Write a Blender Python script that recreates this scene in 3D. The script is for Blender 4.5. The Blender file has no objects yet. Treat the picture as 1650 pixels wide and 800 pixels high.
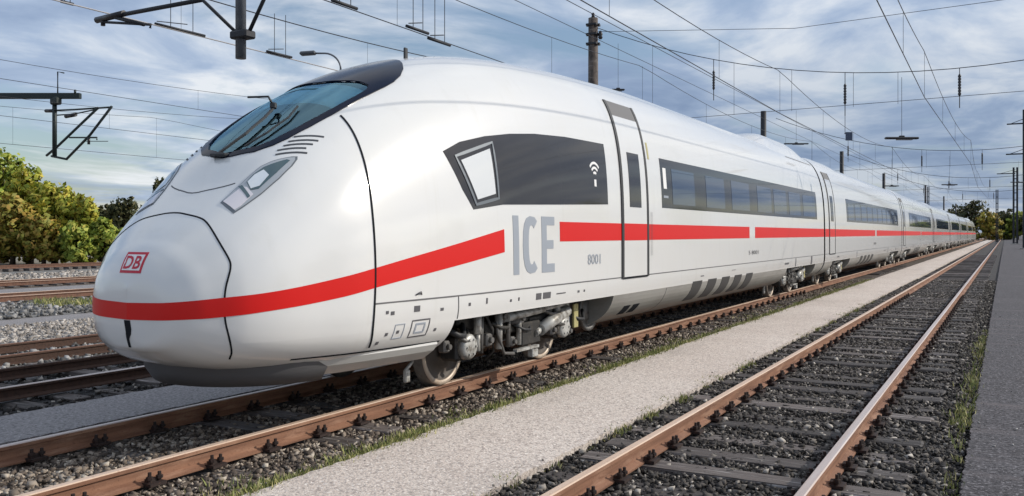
import bpy, bmesh, math, random
import numpy as np
from mathutils import Vector, Matrix
R = math.radians
random.seed(7); rng = np.random.default_rng(7)
scene = bpy.context.scene
COL = scene.collection

# ------------------------------------------------------------------ camera
F, TH, H, CX, VY = 1411.0, R(29.4), 1.78, 825.0, 377.0
CT, ST = math.cos(TH), math.sin(TH)
cd = bpy.data.cameras.new('camera'); cam = bpy.data.objects.new('camera', cd); COL.objects.link(cam)
cam.location = (0, 0, H); cam.rotation_euler = (R(90), 0, TH)
cd.sensor_width = 36; cd.lens = 36*F/1650; cd.shift_y = -(400-VY)/1650
cd.clip_start = 0.1; cd.clip_end = 6000
scene.camera = cam

# ------------------------------------------------------------------ world, sun, exposure
SUN_EL, SUN_AZ = R(31), R(36)          # azimuth from +X towards +Y
sd = Vector((math.cos(SUN_EL)*math.cos(SUN_AZ), math.cos(SUN_EL)*math.sin(SUN_AZ), math.sin(SUN_EL)))
world = bpy.data.worlds.new('World'); scene.world = world; world.use_nodes = True
def build_world():
    nt = world.node_tree; nt.nodes.clear(); N = nt.nodes.new; L = nt.links.new
    out = N('ShaderNodeOutputWorld'); bg = N('ShaderNodeBackground'); bg.inputs[1].default_value = 0.125
    L(bg.outputs[0], out.inputs[0])
    sky = N('ShaderNodeTexSky'); sky.sky_type = 'NISHITA'; sky.sun_disc = False
    sky.sun_elevation = SUN_EL; sky.sun_rotation = math.pi/2 - SUN_AZ
    sky.air_density = 1.0; sky.dust_density = 1.2; sky.ozone_density = 1.5
    tc = N('ShaderNodeTexCoord'); sp = N('ShaderNodeSeparateXYZ'); L(tc.outputs['Generated'], sp.inputs[0])
    def M(op, a, b=None, c=None, clamp=False):
        n = N('ShaderNodeMath'); n.operation = op; n.use_clamp = clamp
        for i, v in enumerate((a, b, c)):
            if v is None: continue
            if isinstance(v, (int, float)): n.inputs[i].default_value = v
            else: L(v, n.inputs[i])
        return n.outputs[0]
    zc = M('ADD', M('MAXIMUM', sp.outputs[2], 0.0), 0.10)
    cb = N('ShaderNodeCombineXYZ'); L(M('DIVIDE', sp.outputs[0], zc), cb.inputs[0]); L(M('DIVIDE', sp.outputs[1], zc), cb.inputs[1])
    cb.inputs[2].default_value = 3.7
    def noise(scale, detail, rough, dist, off):
        mp = N('ShaderNodeMapping'); mp.inputs['Location'].default_value = off; mp.inputs['Scale'].default_value = (scale, scale*0.8, scale)
        mp.inputs['Rotation'].default_value = (0, 0, R(25))
        L(cb.outputs[0], mp.inputs[0])
        n = N('ShaderNodeTexNoise'); n.inputs['Scale'].default_value = 1.0; n.inputs['Detail'].default_value = detail
        n.inputs['Roughness'].default_value = rough; n.inputs['Distortion'].default_value = dist
        L(mp.outputs[0], n.inputs['Vector']); return n.outputs['Fac']
    def ramp(f, pts):
        r = N('ShaderNodeValToRGB'); e = r.color_ramp.elements
        while len(e) < len(pts): e.new(0.5)
        for q, (p, c) in zip(e, pts): q.position = p; q.color = (*c, 1)
        L(f, r.inputs[0]); return r.outputs[0]
    cover = ramp(noise(0.85, 8, 0.58, 0.5, (7.139, 16.327, 0)), [(0.37, (0, 0, 0)), (0.52, (1, 1, 1))])
    shade = ramp(noise(1.5, 8, 0.56, 0.35, (11.099, 18.118, 1)), CLOUD_RAMP)
    # a darker bank of cloud low down along the tracks
    def mr(v, a, b):
        n = N('ShaderNodeMapRange'); n.interpolation_type = 'SMOOTHSTEP'; n.inputs[1].default_value = a; n.inputs[2].default_value = b; L(v, n.inputs[0]); return n.outputs[0]
    bank = M('MULTIPLY', mr(sp.outputs[1], 0.66, 0.96), M('SUBTRACT', 1.0, mr(sp.outputs[2], 0.09, 0.27)))
    mx = N('ShaderNodeMix'); mx.data_type = 'RGBA'
    L(M('MULTIPLY', cover, 0.88), mx.inputs['Factor']); L(sky.outputs[0], mx.inputs['A']); L(shade, mx.inputs['B'])
    bk = N('ShaderNodeMix'); bk.data_type = 'RGBA'; bk.blend_type = 'MULTIPLY'; L(bank, bk.inputs['Factor']); L(mx.outputs['Result'], bk.inputs['A']); bk.inputs['B'].default_value = (0.66, 0.70, 0.76, 1)
    L(bk.outputs['Result'], bg.inputs[0])
CLOUD_RAMP = [(0.33, (2.5, 3.25, 4.7)), (0.43, (3.4, 4.2, 5.6)), (0.50, (4.7, 5.35, 6.4)), (0.60, (6.9, 7.15, 7.5))]
build_world()
sun = bpy.data.lights.new('sun', 'SUN'); sun.energy = 3.15; sun.angle = R(0.53); sun.color = (1.0, 0.93, 0.82)
so = bpy.data.objects.new('sun', sun); COL.objects.link(so); so.rotation_euler = sd.to_track_quat('Z', 'Y').to_euler()
vs = scene.view_settings; vs.view_transform = 'Standard'; vs.look = 'None'; vs.exposure = 0.0; vs.gamma = 1.0; vs.use_curve_mapping = False
scene.cycles.max_bounces = 8; scene.cycles.transparent_max_bounces = 12

# ------------------------------------------------------------------ helpers
def ray(u, v):
    r, up = (u-CX)/F, (VY-v)/F
    return Vector((-ST+r*CT, CT+r*ST, up))
def at_y(u, v, Y): d = ray(u, v); t = Y/d.y; return Vector((0, 0, H)) + d*t
def at_depth(u, v, D): return Vector((0, 0, H)) + ray(u, v)*D

def tag(o, label=None, cat=None, group=None, kind=None):
    if label: o['label'] = label
    if cat: o['category'] = cat
    if group: o['group'] = group
    if kind: o['kind'] = kind
    return o
def empty(name, loc, label, cat, group=None, rz=0):
    o = bpy.data.objects.new(name, None); COL.objects.link(o); o.location = loc; o.rotation_euler = (0, 0, rz)
    o.empty_display_size = 0.2
    return tag(o, label, cat, group)
def link(name, me, parent=None):
    o = bpy.data.objects.new(name, me); COL.objects.link(o)
    if parent: o.parent = parent
    return o
def mesh(name, v, f, mats, parent=None, smooth=False, idx=None):
    me = bpy.data.meshes.new(name); me.from_pydata([tuple(p) for p in v], [], [tuple(q) for q in f])
    for m in (mats if isinstance(mats, (list, tuple)) else [mats]): me.materials.append(m)
    if smooth: me.polygons.foreach_set('use_smooth', [True]*len(me.polygons))
    if idx is not None: me.polygons.foreach_set('material_index', idx)
    me.update(); return link(name, me, parent)
def bmo(name, bm, mat, parent=None, smooth=False):
    me = bpy.data.meshes.new(name); bm.to_mesh(me); bm.free()
    for m in (mat if isinstance(mat, (list, tuple)) else [mat]): me.materials.append(m)
    if smooth: me.polygons.foreach_set('use_smooth', [True]*len(me.polygons))
    return link(name, me, parent)
def copy_tree(o, parent=None):
    c = o.copy(); COL.objects.link(c)
    if parent: c.parent = parent
    for ch in o.children: copy_tree(ch, c)
    return c
class MB:
    """collects boxes, tubes and lathes; build() links them as one mesh object"""
    def __init__(s): s.v = []; s.f = []; s.sm = []
    def box(s, c, d, rot=None, bev=0.0):
        c = Vector(c); hx, hy, hz = d[0]/2, d[1]/2, d[2]/2; n = len(s.v)
        if bev:
            b = min(bev, hx*.9, hy*.9, hz*.9); pts = []
            for z, k in ((-hz, 1), (-hz+b, 0), (hz-b, 0), (hz, 1)):
                e = b*k
                for x, y in ((-hx+e, -hy+b), (-hx+b, -hy+e), (hx-b, -hy+e), (hx-e, -hy+b), (hx-e, hy-b), (hx-b, hy-e), (-hx+b, hy-e), (-hx+e, hy-b)):
                    pts.append(Vector((x, y, z)))
            fs = [tuple(range(7, -1, -1)), tuple(range(24, 32))]
            for r in range(3):
                for i in range(8): fs.append((r*8+i, r*8+(i+1) % 8, r*8+8+(i+1) % 8, r*8+8+i))
        else:
            pts = [Vector((x, y, z)) for z in (-hz, hz) for x, y in ((-hx, -hy), (hx, -hy), (hx, hy), (-hx, hy))]
            fs = [(3, 2, 1, 0), (4, 5, 6, 7), (0, 1, 5, 4), (1, 2, 6, 5), (2, 3, 7, 6), (3, 0, 4, 7)]
        for p in pts: s.v.append((c + (rot @ p if rot else p))[:])
        for q in fs: s.f.append([n+i for i in q]); s.sm.append(False)
        return s
    def tube(s, pts, r, seg=8, cap=True, r2=None):
        pts = [Vector(p) for p in pts]; n0 = len(s.v); m = len(pts)
        for i, p in enumerate(pts):
            t = (pts[min(i+1, m-1)] - pts[max(i-1, 0)]).normalized()
            a = t.cross(Vector((0, 0, 1)))
            if a.length < 1e-3: a = Vector((1, 0, 0))
            a.normalize(); b = t.cross(a); rr = r if r2 is None else r + (r2-r)*i/(m-1)
            for k in range(seg):
                an = 2*math.pi*k/seg; s.v.append((p + a*math.cos(an)*rr + b*math.sin(an)*rr)[:])
        for i in range(m-1):
            for k in range(seg):
                s.f.append([n0+i*seg+k, n0+i*seg+(k+1) % seg, n0+(i+1)*seg+(k+1) % seg, n0+(i+1)*seg+k]); s.sm.append(seg > 5)
        if cap:
            s.f.append([n0+k for k in range(seg)][::-1]); s.sm.append(False)
            s.f.append([n0+(m-1)*seg+k for k in range(seg)]); s.sm.append(False)
        return s
    def lathe(s, prof, origin=(0, 0, 0), axis='x', seg=28, closed=False):
        n0 = len(s.v); o = Vector(origin)
        for (h, r) in prof:
            for k in range(seg):
                a = 2*math.pi*k/seg; x, y = r*math.cos(a), r*math.sin(a)
                p = {'x': (h, x, y), 'y': (y, h, x), 'z': (x, y, h)}[axis]; s.v.append((o+Vector(p))[:])
        for i in range(len(prof)-1):
            for k in range(seg):
                s.f.append([n0+i*seg+k, n0+i*seg+(k+1) % seg, n0+(i+1)*seg+(k+1) % seg, n0+(i+1)*seg+k]); s.sm.append(True)
        s.f.append([n0+k for k in range(seg)][::-1]); s.sm.append(False)
        s.f.append([n0+(len(prof)-1)*seg+k for k in range(seg)]); s.sm.append(False)
        return s
    def build(s, name, mat, parent=None):
        me = bpy.data.meshes.new(name); me.from_pydata(s.v, [], s.f)
        for m in (mat if isinstance(mat, (list, tuple)) else [mat]): me.materials.append(m)
        me.polygons.foreach_set('use_smooth', s.sm); me.update()
        return link(name, me, parent)

# ------------------------------------------------------------------ materials
def mat(name, base, rough=0.6, metal=0.0, coat=0.0, noise=None, bump=None, island=None, spec=None, objvar=None):
    """noise=(scale, colour2, lo, hi, detail); bump=(scale, strength, distance); island=[(pos,colour)..]; objvar = brightness spread"""
    m = bpy.data.materials.new(name); m.use_nodes = True; nt = m.node_tree; N = nt.nodes.new; L = nt.links.new
    b = nt.nodes['Principled BSDF']; b.inputs['Base Color'].default_value = (*base, 1)
    b.inputs['Roughness'].default_value = rough; b.inputs['Metallic'].default_value = metal; b.inputs['Coat Weight'].default_value = coat
    b.inputs['Coat Roughness'].default_value = 0.06
    if spec is not None: b.inputs['Specular IOR Level'].default_value = spec
    col = None
    tc = N('ShaderNodeTexCoord')
    if island:
        g = N('ShaderNodeNewGeometry'); r = N('ShaderNodeValToRGB'); e = r.color_ramp.elements
        while len(e) < len(island): e.new(0.5)
        for q, (p, c) in zip(e, island): q.position = p; q.color = (*c, 1)
        L(g.outputs['Random Per Island'], r.inputs[0]); col = r.outputs[0]
    for ns in ([noise] if isinstance(noise, tuple) else (noise or [])):
        sc, c2, lo, hi, det = ns[:5]
        n = N('ShaderNodeTexNoise'); n.inputs['Detail'].default_value = det; n.inputs['Scale'].default_value = 1.0; n.inputs['Roughness'].default_value = 0.62
        mp = N('ShaderNodeMapping'); mp.inputs['Scale'].default_value = sc if isinstance(sc, tuple) else (sc, sc, sc)
        L(tc.outputs['Object'], mp.inputs[0]); L(mp.outputs[0], n.inputs['Vector'])
        mr = N('ShaderNodeMapRange'); mr.inputs[1].default_value = lo; mr.inputs[2].default_value = hi; L(n.outputs['Fac'], mr.inputs[0])
        mx = N('ShaderNodeMix'); mx.data_type = 'RGBA'; L(mr.outputs[0], mx.inputs['Factor'])
        if col: L(col, mx.inputs['A'])
        else: mx.inputs['A'].default_value = (*base, 1)
        mx.inputs['B'].default_value = (*c2, 1); col = mx.outputs['Result']
    if objvar:
        oi = N('ShaderNodeObjectInfo'); mr = N('ShaderNodeMapRange'); mr.inputs[3].default_value = 1-objvar; mr.inputs[4].default_value = 1+objvar
        L(oi.outputs['Random'], mr.inputs[0])
        hs = N('ShaderNodeHueSaturation'); L(mr.outputs[0], hs.inputs['Value'])
        if col: L(col, hs.inputs['Color'])
        else: hs.inputs['Color'].default_value = (*base, 1)
        col = hs.outputs[0]
    if col: L(col, b.inputs['Base Color'])
    if bump:
        sc, st, dist = bump
        n = N('ShaderNodeTexNoise'); n.inputs['Detail'].default_value = 4; n.inputs['Scale'].default_value = 1.0
        mp = N('ShaderNodeMapping'); mp.inputs['Scale'].default_value = sc if isinstance(sc, tuple) else (sc, sc, sc)
        L(tc.outputs['Object'], mp.inputs[0]); L(mp.outputs[0], n.inputs['Vector'])
        bp = N('ShaderNodeBump'); bp.inputs['Strength'].default_value = st; bp.inputs['Distance'].default_value = dist
        L(n.outputs['Fac'], bp.inputs['Height']); L(bp.outputs[0], b.inputs['Normal'])
    return m
PAINT = mat('white_paint', (.74, .745, .74), .24, coat=.7, noise=[(1.3, (.74, .74, .725), .4, .7, 3), ((2.5, 5, .5), (.70, .70, .68), .58, .82, 5)], bump=(.9, .12, .05))
SKIRTP = mat('pale_shaded_skirt', (.55, .55, .535), .35, coat=.4)  # body white greyed to include part of the underside shade
def two_sided(m, inner):
    nt = m.node_tree; b = nt.nodes['Principled BSDF']; g = nt.nodes.new('ShaderNodeNewGeometry'); d = nt.nodes.new('ShaderNodeBsdfDiffuse'); d.inputs[0].default_value = (*inner, 1)
    x = nt.nodes.new('ShaderNodeMixShader'); nt.links.new(g.outputs['Backfacing'], x.inputs[0]); nt.links.new(b.outputs[0], x.inputs[1]); nt.links.new(d.outputs[0], x.inputs[2])
    nt.links.new(x.outputs[0], nt.nodes['Material Output'].inputs[0])
two_sided(PAINT, (.02, .03, .04))
SKIRT = mat('shaded_skirt_paint', (.27, .27, .255), .42, coat=.15, noise=[((.6, .6, 2.5), (.17, .165, .15), .45, .75, 5), (14, (.23, .225, .21), .55, .8, 3)])  # base grey includes the shade of the tucked-under panels
RED = mat('red_stripe', (.66, .012, .010), .38, spec=.3)
GREYPRINT = mat('grey_print', (.33, .365, .42), .4)
DARKPRINT = mat('dark_print', (.10, .10, .11), .5)
WHITEPRINT = mat('white_print', (.85, .85, .85), .4)
RUBBER = mat('black_rubber', (.022, .024, .028), .55)
SLOT = mat('grey_slot', (.06, .065, .075), .5)
SEAM = mat('seam_black', (.02, .022, .026), .95, spec=.05)  # near-black colour of joints, slots and gaskets
BAND = mat('dark_window_band', (.034, .033, .036), .06, spec=.35)
CAPGLASS = mat('dark_roof_glass', (.006, .010, .026), .14, spec=.10)
LOGORED = mat('logo_red', (.55, .005, .03), .4)
LOUVRE = mat('louvre_grey', (.12, .12, .125), .6)
DARKMETAL = mat('dark_bogie_metal', (.035, .034, .033), .55, metal=.3, noise=(9, (.085, .075, .065), .5, .75, 4))
MIDMETAL = mat('grey_bogie_metal', (.16, .155, .15), .5, metal=.4, noise=(12, (.08, .07, .06), .5, .75, 4))
SILVER = mat('bare_metal', (.50, .50, .48), .45, metal=.2, noise=[(7, (.15, .135, .115), .46, .66, 6), (30, (.62, .62, .60), .6, .8, 3)])
TYRE = mat('wheel_tyre', (.52, .43, .345), .45, metal=.15, noise=(6, (.36, .25, .17), .5, .75, 4))
WHEELDISC = mat('wheel_disc', (.085, .07, .06), .65, noise=(10, (.13, .10, .08), .5, .8, 4))
YELLOW = mat('yellow_paint', (.42, .38, .17), .6)
PALEBACK = mat('pale_glass_backing', (.90, .92, .92), .8)  # white of the sheet added to brighten the windscreen
CABDARK = mat('cab_interior', (.010, .10, .22), .7)
LENSW = mat('headlight_reflector', (.80, .84, .86), .15, metal=.4, coat=1)
LENSP = mat('headlight_lower_lens', (.74, .70, .73), .12, coat=1)
LENSD = mat('headlight_dark', (.035, .085, .10), .1, coat=1)
BEZEL = mat('headlight_bezel', (.40, .43, .46), .25, coat=.6)
RIM = mat('headlight_rim', (.16, .18, .20), .35, metal=.3)
RUST = mat('rusty_rail', (.27, .135, .080), .8, noise=[((3, .8, 22), (.15, .068, .040), .40, .66, 6), ((9, 1.5, 9), (.40, .24, .16), .52, .74, 5), (40, (.12, .055, .035), .58, .8, 4)], bump=(60, .35, .006))
RAILTOP = mat('rail_head', (.58, .42, .31), .5, metal=.05, noise=[((14, .35, 14), (.66, .52, .42), .4, .7, 4), (30, (.36, .20, .13), .56, .8, 4)])
RAILTOP2 = mat('pale_rail_head', (.52, .42, .37), .42, metal=.25, noise=[((14, .35, 14), (.62, .56, .54), .4, .7, 4), (30, (.36, .22, .16), .62, .85, 4)])
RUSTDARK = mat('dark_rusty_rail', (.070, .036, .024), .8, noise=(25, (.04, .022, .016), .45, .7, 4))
RUSTMID = mat('brown_rail', (.17, .085, .055), .75, noise=(8, (.10, .05, .035), .45, .7, 4))
TIMBER = mat('weathered_timber', (.095, .080, .074), .72, noise=[((1.2, 14, 14), (.055, .046, .042), .42, .62, 6), ((1.6, 30, 30), (.40, .375, .365), .55, .69, 5)], bump=((4, 45, 45), .7, .02), objvar=.55)
CLIP = mat('fastening_iron', (.022, .012, .010), .75, noise=(40, (.06, .025, .016), .5, .75, 3))
ST_DARK = [(0, (.012, .010, .009)), (.45, (.034, .029, .026)), (.74, (.080, .070, .062)), (.9, (.17, .152, .135)), (1, (.48, .44, .39))]
ST_WARM = [(0, (.035, .027, .022)), (.35, (.11, .085, .068)), (.65, (.23, .185, .145)), (.88, (.38, .32, .26)), (1, (.54, .48, .40))]
ST_LIGHT = [(0, (.16, .14, .125)), (.5, (.33, .30, .27)), (1, (.56, .52, .48))]
ST_GREY = [(0, (.07, .068, .066)), (.5, (.19, .185, .18)), (1, (.42, .41, .40))]
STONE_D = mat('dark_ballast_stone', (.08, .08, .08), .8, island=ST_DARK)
STONE_W = mat('warm_ballast_stone', (.2, .17, .15), .85, island=ST_WARM)
STONE_L = mat('pale_ballast_stone', (.4, .37, .34), .85, island=ST_LIGHT)
STONE_G = mat('grey_ballast_stone', (.2, .2, .2), .85, island=ST_GREY)
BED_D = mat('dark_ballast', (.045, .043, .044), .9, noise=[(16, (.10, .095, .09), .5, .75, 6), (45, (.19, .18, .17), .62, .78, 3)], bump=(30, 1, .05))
BED_W = mat('warm_ballast', (.115, .09, .07), .9, noise=[(14, (.05, .04, .034), .45, .65, 6), (40, (.28, .24, .20), .58, .76, 3)], bump=(28, 1, .05))
BED_L = mat('pale_ballast', (.42, .38, .34), .9, noise=[(7, (.26, .22, .19), .45, .7, 6), (22, (.52, .48, .44), .55, .75, 3)], bump=(18, 1, .06))
BED_G = mat('grey_ballast', (.20, .195, .185), .9, noise=[(7, (.11, .10, .09), .45, .7, 6), (22, (.33, .32, .31), .55, .75, 3)], bump=(18, 1, .06))
PATH_M = mat('pale_chipped_path', (.60, .525, .465), .9, noise=[(1.1, (.53, .455, .40), .42, .68, 5), (.35, (.64, .57, .51), .45, .65, 3), ((.9, .25, 1), (.44, .385, .34), .56, .74, 6), (26, (.36, .31, .28), .49, .62, 4), (38, (.80, .74, .68), .55, .66, 3)], bump=(45, .7, .02))
PATH_R = mat('dark_asphalt', (.070, .066, .074), .85, noise=[(1.4, (.052, .048, .054), .42, .66, 5), (24, (.018, .016, .020), .47, .58, 4), (34, (.21, .20, .215), .55, .65, 3), ((.2, 2.2, 1), (.12, .105, .11), .55, .72, 4)], bump=(60, .6, .012))
PATH_L = mat('grey_asphalt', (.26, .245, .245), .85, noise=[(26, (.13, .12, .125), .48, .62, 4), (38, (.42, .40, .41), .56, .68, 3)], bump=(50, .6, .012))
GROUND = mat('dusty_ground', (.24, .215, .18), .95, noise=[(.25, (.12, .14, .07), .5, .7, 5), (6, (.16, .14, .12), .5, .72, 5)], bump=(8, .8, .06))
GRASS = mat('grass_blades', (.14, .18, .05), .7, island=[(0, (.09, .12, .03)), (.4, (.22, .25, .07)), (.75, (.38, .36, .13)), (1, (.52, .46, .24))])
MASTGREY = mat('concrete_mast', (.11, .085, .072), .8, noise=[((9, 9, 2.5), (.045, .035, .030), .42, .6, 5), ((2, 2, 9), (.22, .19, .17), .58, .72, 4)])
MASTDARK = mat('dark_steel_mast', (.028, .030, .036), .6, metal=.3)
GALV = mat('galvanised_steel', (.17, .185, .21), .5, metal=.5, noise=(4, (.11, .12, .14), .45, .7, 4))
GREENSTEEL = mat('dark_green_steel', (.018, .028, .028), .5, metal=.2)
WIRE = mat('overhead_wire', (.045, .045, .052), .5, metal=.5)
WIREPALE = mat('bright_copper_wire', (.58, .56, .55), .35, metal=.5)
INSUL = mat('insulator_brown', (.020, .018, .022), .35)
SIGNBLUE = mat('sign_blue_grey', (.05, .07, .12), .5)
BARK = mat('bark', (.07, .05, .035), .9, noise=(9, (.03, .022, .016), .45, .7, 5))
def leafmat(name, pts):
    m = mat(name, (.1, .1, .05), .65, island=pts); b = m.node_tree.nodes['Principled BSDF']; nt = m.node_tree; src = b.inputs['Base Color'].links[0].from_socket
    t = nt.nodes.new('ShaderNodeBsdfTranslucent'); x = nt.nodes.new('ShaderNodeMixShader'); x.inputs[0].default_value = .28; nt.links.new(src, t.inputs[0]); nt.links.new(b.outputs[0], x.inputs[1]); nt.links.new(t.outputs[0], x.inputs[2]); nt.links.new(x.outputs[0], nt.nodes['Material Output'].inputs[0])
    return m
LEAF_Y = leafmat('autumn_yellow_leaves', [(0, (.27, .34, .05)), (.4, (.46, .49, .065)), (.75, (.62, .56, .08)), (1, (.70, .54, .10))])
LEAF_G = leafmat('green_leaves', [(0, (.19, .28, .045)), (.5, (.34, .42, .065)), (.85, (.48, .50, .08)), (1, (.58, .50, .10))])
LEAF_O = leafmat('orange_autumn_leaves', [(0, (.20, .22, .035)), (.4, (.36, .34, .055)), (.75, (.48, .36, .07)), (1, (.54, .32, .08))])
LEAF_D = leafmat('dark_leaves', [(0, (.03, .045, .018)), (.6, (.075, .085, .03)), (1, (.16, .14, .05))])
def glassmat(name, tint, refl_rough=.02, ior=1.55):
    m = bpy.data.materials.new(name); m.use_nodes = True; nt = m.node_tree; nt.nodes.clear(); N = nt.nodes.new; L = nt.links.new
    o = N('ShaderNodeOutputMaterial'); t = N('ShaderNodeBsdfTransparent'); t.inputs[0].default_value = (*tint, 1)
    g = N('ShaderNodeBsdfGlossy'); g.inputs['Roughness'].default_value = refl_rough; g.inputs[0].default_value = (.48, .82, 1, 1)
    fr = N('ShaderNodeFresnel'); fr.inputs[0].default_value = ior; mx = N('ShaderNodeMixShader')
    L(fr.outputs[0], mx.inputs[0]); L(t.outputs[0], mx.inputs[1]); L(g.outputs[0], mx.inputs[2]); L(mx.outputs[0], o.inputs[0]); return m
WSGLASS = glassmat('windscreen_glass', (.60, .93, 1.0), .02, 2.5)
PANE = mat('tinted_pane', (.035, .055, .10), .03, spec=.7)
PANEL_GLOSS = mat('cab_pane', (.70, .72, .73), .12, coat=.8, noise=[((1, .6, 4), (.35, .37, .39), .58, .72, 3)])
VENT = mat('vent_opening', (.04, .04, .042), .6)

# ------------------------------------------------------------------ setting: ground sheets
def sheet(name, x0, x1, z, m, y0=-60, y1=900):
    o = mesh(name, [(x0, y0, z), (x1, y0, z), (x1, y1, z), (x0, y1, z)], [(0, 1, 2, 3)], m); return tag(o, kind='structure')
tag(mesh('ground', [(-3000, -800, -.50), (3000, -800, -.50), (3000, 5000, -.50), (-3000, 5000, -.50)], [(0, 1, 2, 3)], GROUND), kind='structure')
def slab(name, x0, x1, z, m, y0=-60, y1=900, drop=.3, jit=0.0):
    """a long slab with a slightly wandering edge and real thickness"""
    ys = np.unique(np.concatenate([np.linspace(y0, 0, 8), np.linspace(0, 30, 601), np.linspace(30.1, 40, 60), np.linspace(40, 120, 80), np.linspace(120, y1, 20)]))
    v = []; f = []
    for i, y in enumerate(ys):
        a = x0 + (random.uniform(-jit, jit) if jit else 0); b = x1 + (random.uniform(-jit, jit) if jit else 0)
        v += [(a-.0, y, z-drop), (a, y, z), (b, y, z), (b, y, z-drop)]
        if i:
            k = 4*i
            for j in range(3): f.append((k-4+j, k-3+j, k+1+j, k+j))
    return tag(mesh(name, v, f, m), kind='structure')
slab('dark_path', -.29, 16, -.14, PATH_R, jit=.014)
slab('pale_path', -4.88, -3.36, -.14, PATH_M, jit=.016)
slab('grey_path', -9.25, -8.05, -.15, PATH_L, jit=.016)
slab('asphalt_strip', -33.5, -31.0, -.36, PATH_L)
sheet('ballast_bed', -3.5, -.2, -.215, BED_D)
sheet('ballast_bed', -8.2, -4.8, -.215, BED_W)
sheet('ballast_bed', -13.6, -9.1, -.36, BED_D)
sheet('ballast_bed', -17.6, -13.6, -.44, BED_G)
sheet('gravel_strip', -21.0, -17.6, -.45, BED_L)
sheet('gravel_path', -22.6, -21.0, -.455, PATH_L)
sheet('ballast_bed', -31.0, -22.6, -.45, BED_G)
sheet('ballast_bed', -39.0, -33.5, -.45, BED_W)
sheet('ballast_bed', -47.5, -39.0, -.44, BED_L)
sheet('ballast_bed', -58.0, -47.5, -.45, BED_G)
sheet('forecourt', 16, 60, -.2, PATH_R)

# ------------------------------------------------------------------ tracks
RAILP = [(-.070, -.165), (-.070, -.150), (-.012, -.125), (-.010, -.045), (-.036, -.036), (-.036, -.008), (-.028, 0), (.028, 0), (.036, -.008), (.036, -.036), (.010, -.045), (.012, -.125), (.070, -.150), (.070, -.165)]
def rail_mesh(y0, y1, mats):
    v = []; f = []; idx = []; n = len(RAILP)
    ys = [y0, y1]
    for y in ys: v += [(x, y, z) for x, z in RAILP]
    for i in range(n-1):
        f.append((i, n+i, n+i+1, i+1)); idx.append(1 if i in (5, 6, 7) else 0)
    f.append(tuple(range(n))); idx.append(0)
    f.append(tuple(range(2*n-1, n-1, -1))); idx.append(0)
    me = bpy.data.meshes.new('rail'); me.from_pydata(v, [], f)
    for m in mats: me.materials.append(m)
    me.polygons.foreach_set('material_index', idx); me.update(); return me
def sleeper_mesh():
    mb = MB(); mb.box((0, 0, -.075), (2.6, .26, .15), bev=.012)
    me = bpy.data.meshes.new('sleeper'); me.from_pydata(mb.v, [], mb.f); me.materials.append(TIMBER)
    for p in me.vertices: p.co.x += random.uniform(-.02, .02); p.co.y += random.uniform(-.01, .01)
    return me
def clip_mesh():
    mb = MB()
    mb.box((0, 0, .012), (.10, .15, .024)); mb.box((-.03, 0, .035), (.055, .09, .022))
    mb.lathe([(0, .016), (.085, .014)], (0, -.045, .02), 'z', 6); mb.lathe([(0, .028), (.022, .028)], (0, -.045, .048), 'z', 6)
    mb.lathe([(0, .016), (.075, .014)], (0, .045, .02), 'z', 6); mb.lathe([(0, .028), (.022, .028)], (0, .045, .044), 'z', 6)
    me = bpy.data.meshes.new('rail_fastening'); me.from_pydata(mb.v, [], mb.f); me.materials.append(CLIP); return me
SLP = [sleeper_mesh() for _ in range(4)]; CLM = clip_mesh()
def track(xc, ztop, label, mats_l, mats_r, ya, yb, clips=0, pitch=.63, sunk=-.018, y_end=700, first=1.4, joined=False):
    t = empty('railway_track', (xc, 0, ztop), label, 'railway track')
    for sx, ms in ((-1, mats_l), (1, mats_r)):
        o = link('rail', rail_mesh(-40, y_end, ms), t); o.location.x = sx*.7525
    if joined:
        mb = MB()
        for k in range(int((yb-ya)/pitch)): mb.box((0, ya+k*pitch, -.165-.075), (2.6, .26, .15))
        tag(mb.build('sleepers', TIMBER, t), kind='stuff'); return t
    k = 0; y = first
    while y < yb:
        if y >= ya:
            o = link('sleeper', SLP[k % 4], t); o.location = (random.uniform(-.04, .04), y+random.uniform(-.03, .03), -.165+sunk*random.random()*1.4)
            o.rotation_euler = (random.uniform(-.02, .02), 0, random.uniform(-.014, .014)+(math.pi if k % 2 else 0))
            if y < clips:
                for sx in (-1, 1):
                    for q in (-1, 1):
                        c = link('rail_fastening', CLM, t); c.location = (sx*.7525+q*.105, o.location.y, -.160); c.rotation_euler = (0, 0, 0 if q > 0 else math.pi)
        k += 1; y += pitch*random.uniform(.98, 1.02)
    return t
track(-1.975, 0, 'empty rusty track with pale timber sleepers between the two footpaths', (RUST, RAILTOP), (RUST, RAILTOP2), 1.4, 90, clips=30, sunk=-.02)
track(-6.588, 0, 'rusty track that the white train stands on', (RUST, RAILTOP2), (RUST, RAILTOP), 1.4, 60, clips=30, sunk=-.045)
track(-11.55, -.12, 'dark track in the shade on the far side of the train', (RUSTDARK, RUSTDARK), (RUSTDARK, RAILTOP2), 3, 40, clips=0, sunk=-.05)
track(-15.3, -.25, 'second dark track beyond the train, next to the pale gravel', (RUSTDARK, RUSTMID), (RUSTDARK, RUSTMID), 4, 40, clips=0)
track(-28.6, -.22, 'brown track half buried in grey ballast by the weeds', (RUSTMID, RAILTOP), (RUSTMID, RAILTOP), 0, 120, joined=True)
track(-36.8, -.22, 'brown track beyond the narrow asphalt strip', (RUSTMID, RAILTOP), (RUSTMID, RAILTOP), 0, 120, joined=True)
track(-52.0, -.12, 'farthest brown track at the foot of the trees', (RUSTMID, RUSTMID), (RUSTMID, RUSTMID), 0, 120, joined=True)

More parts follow.
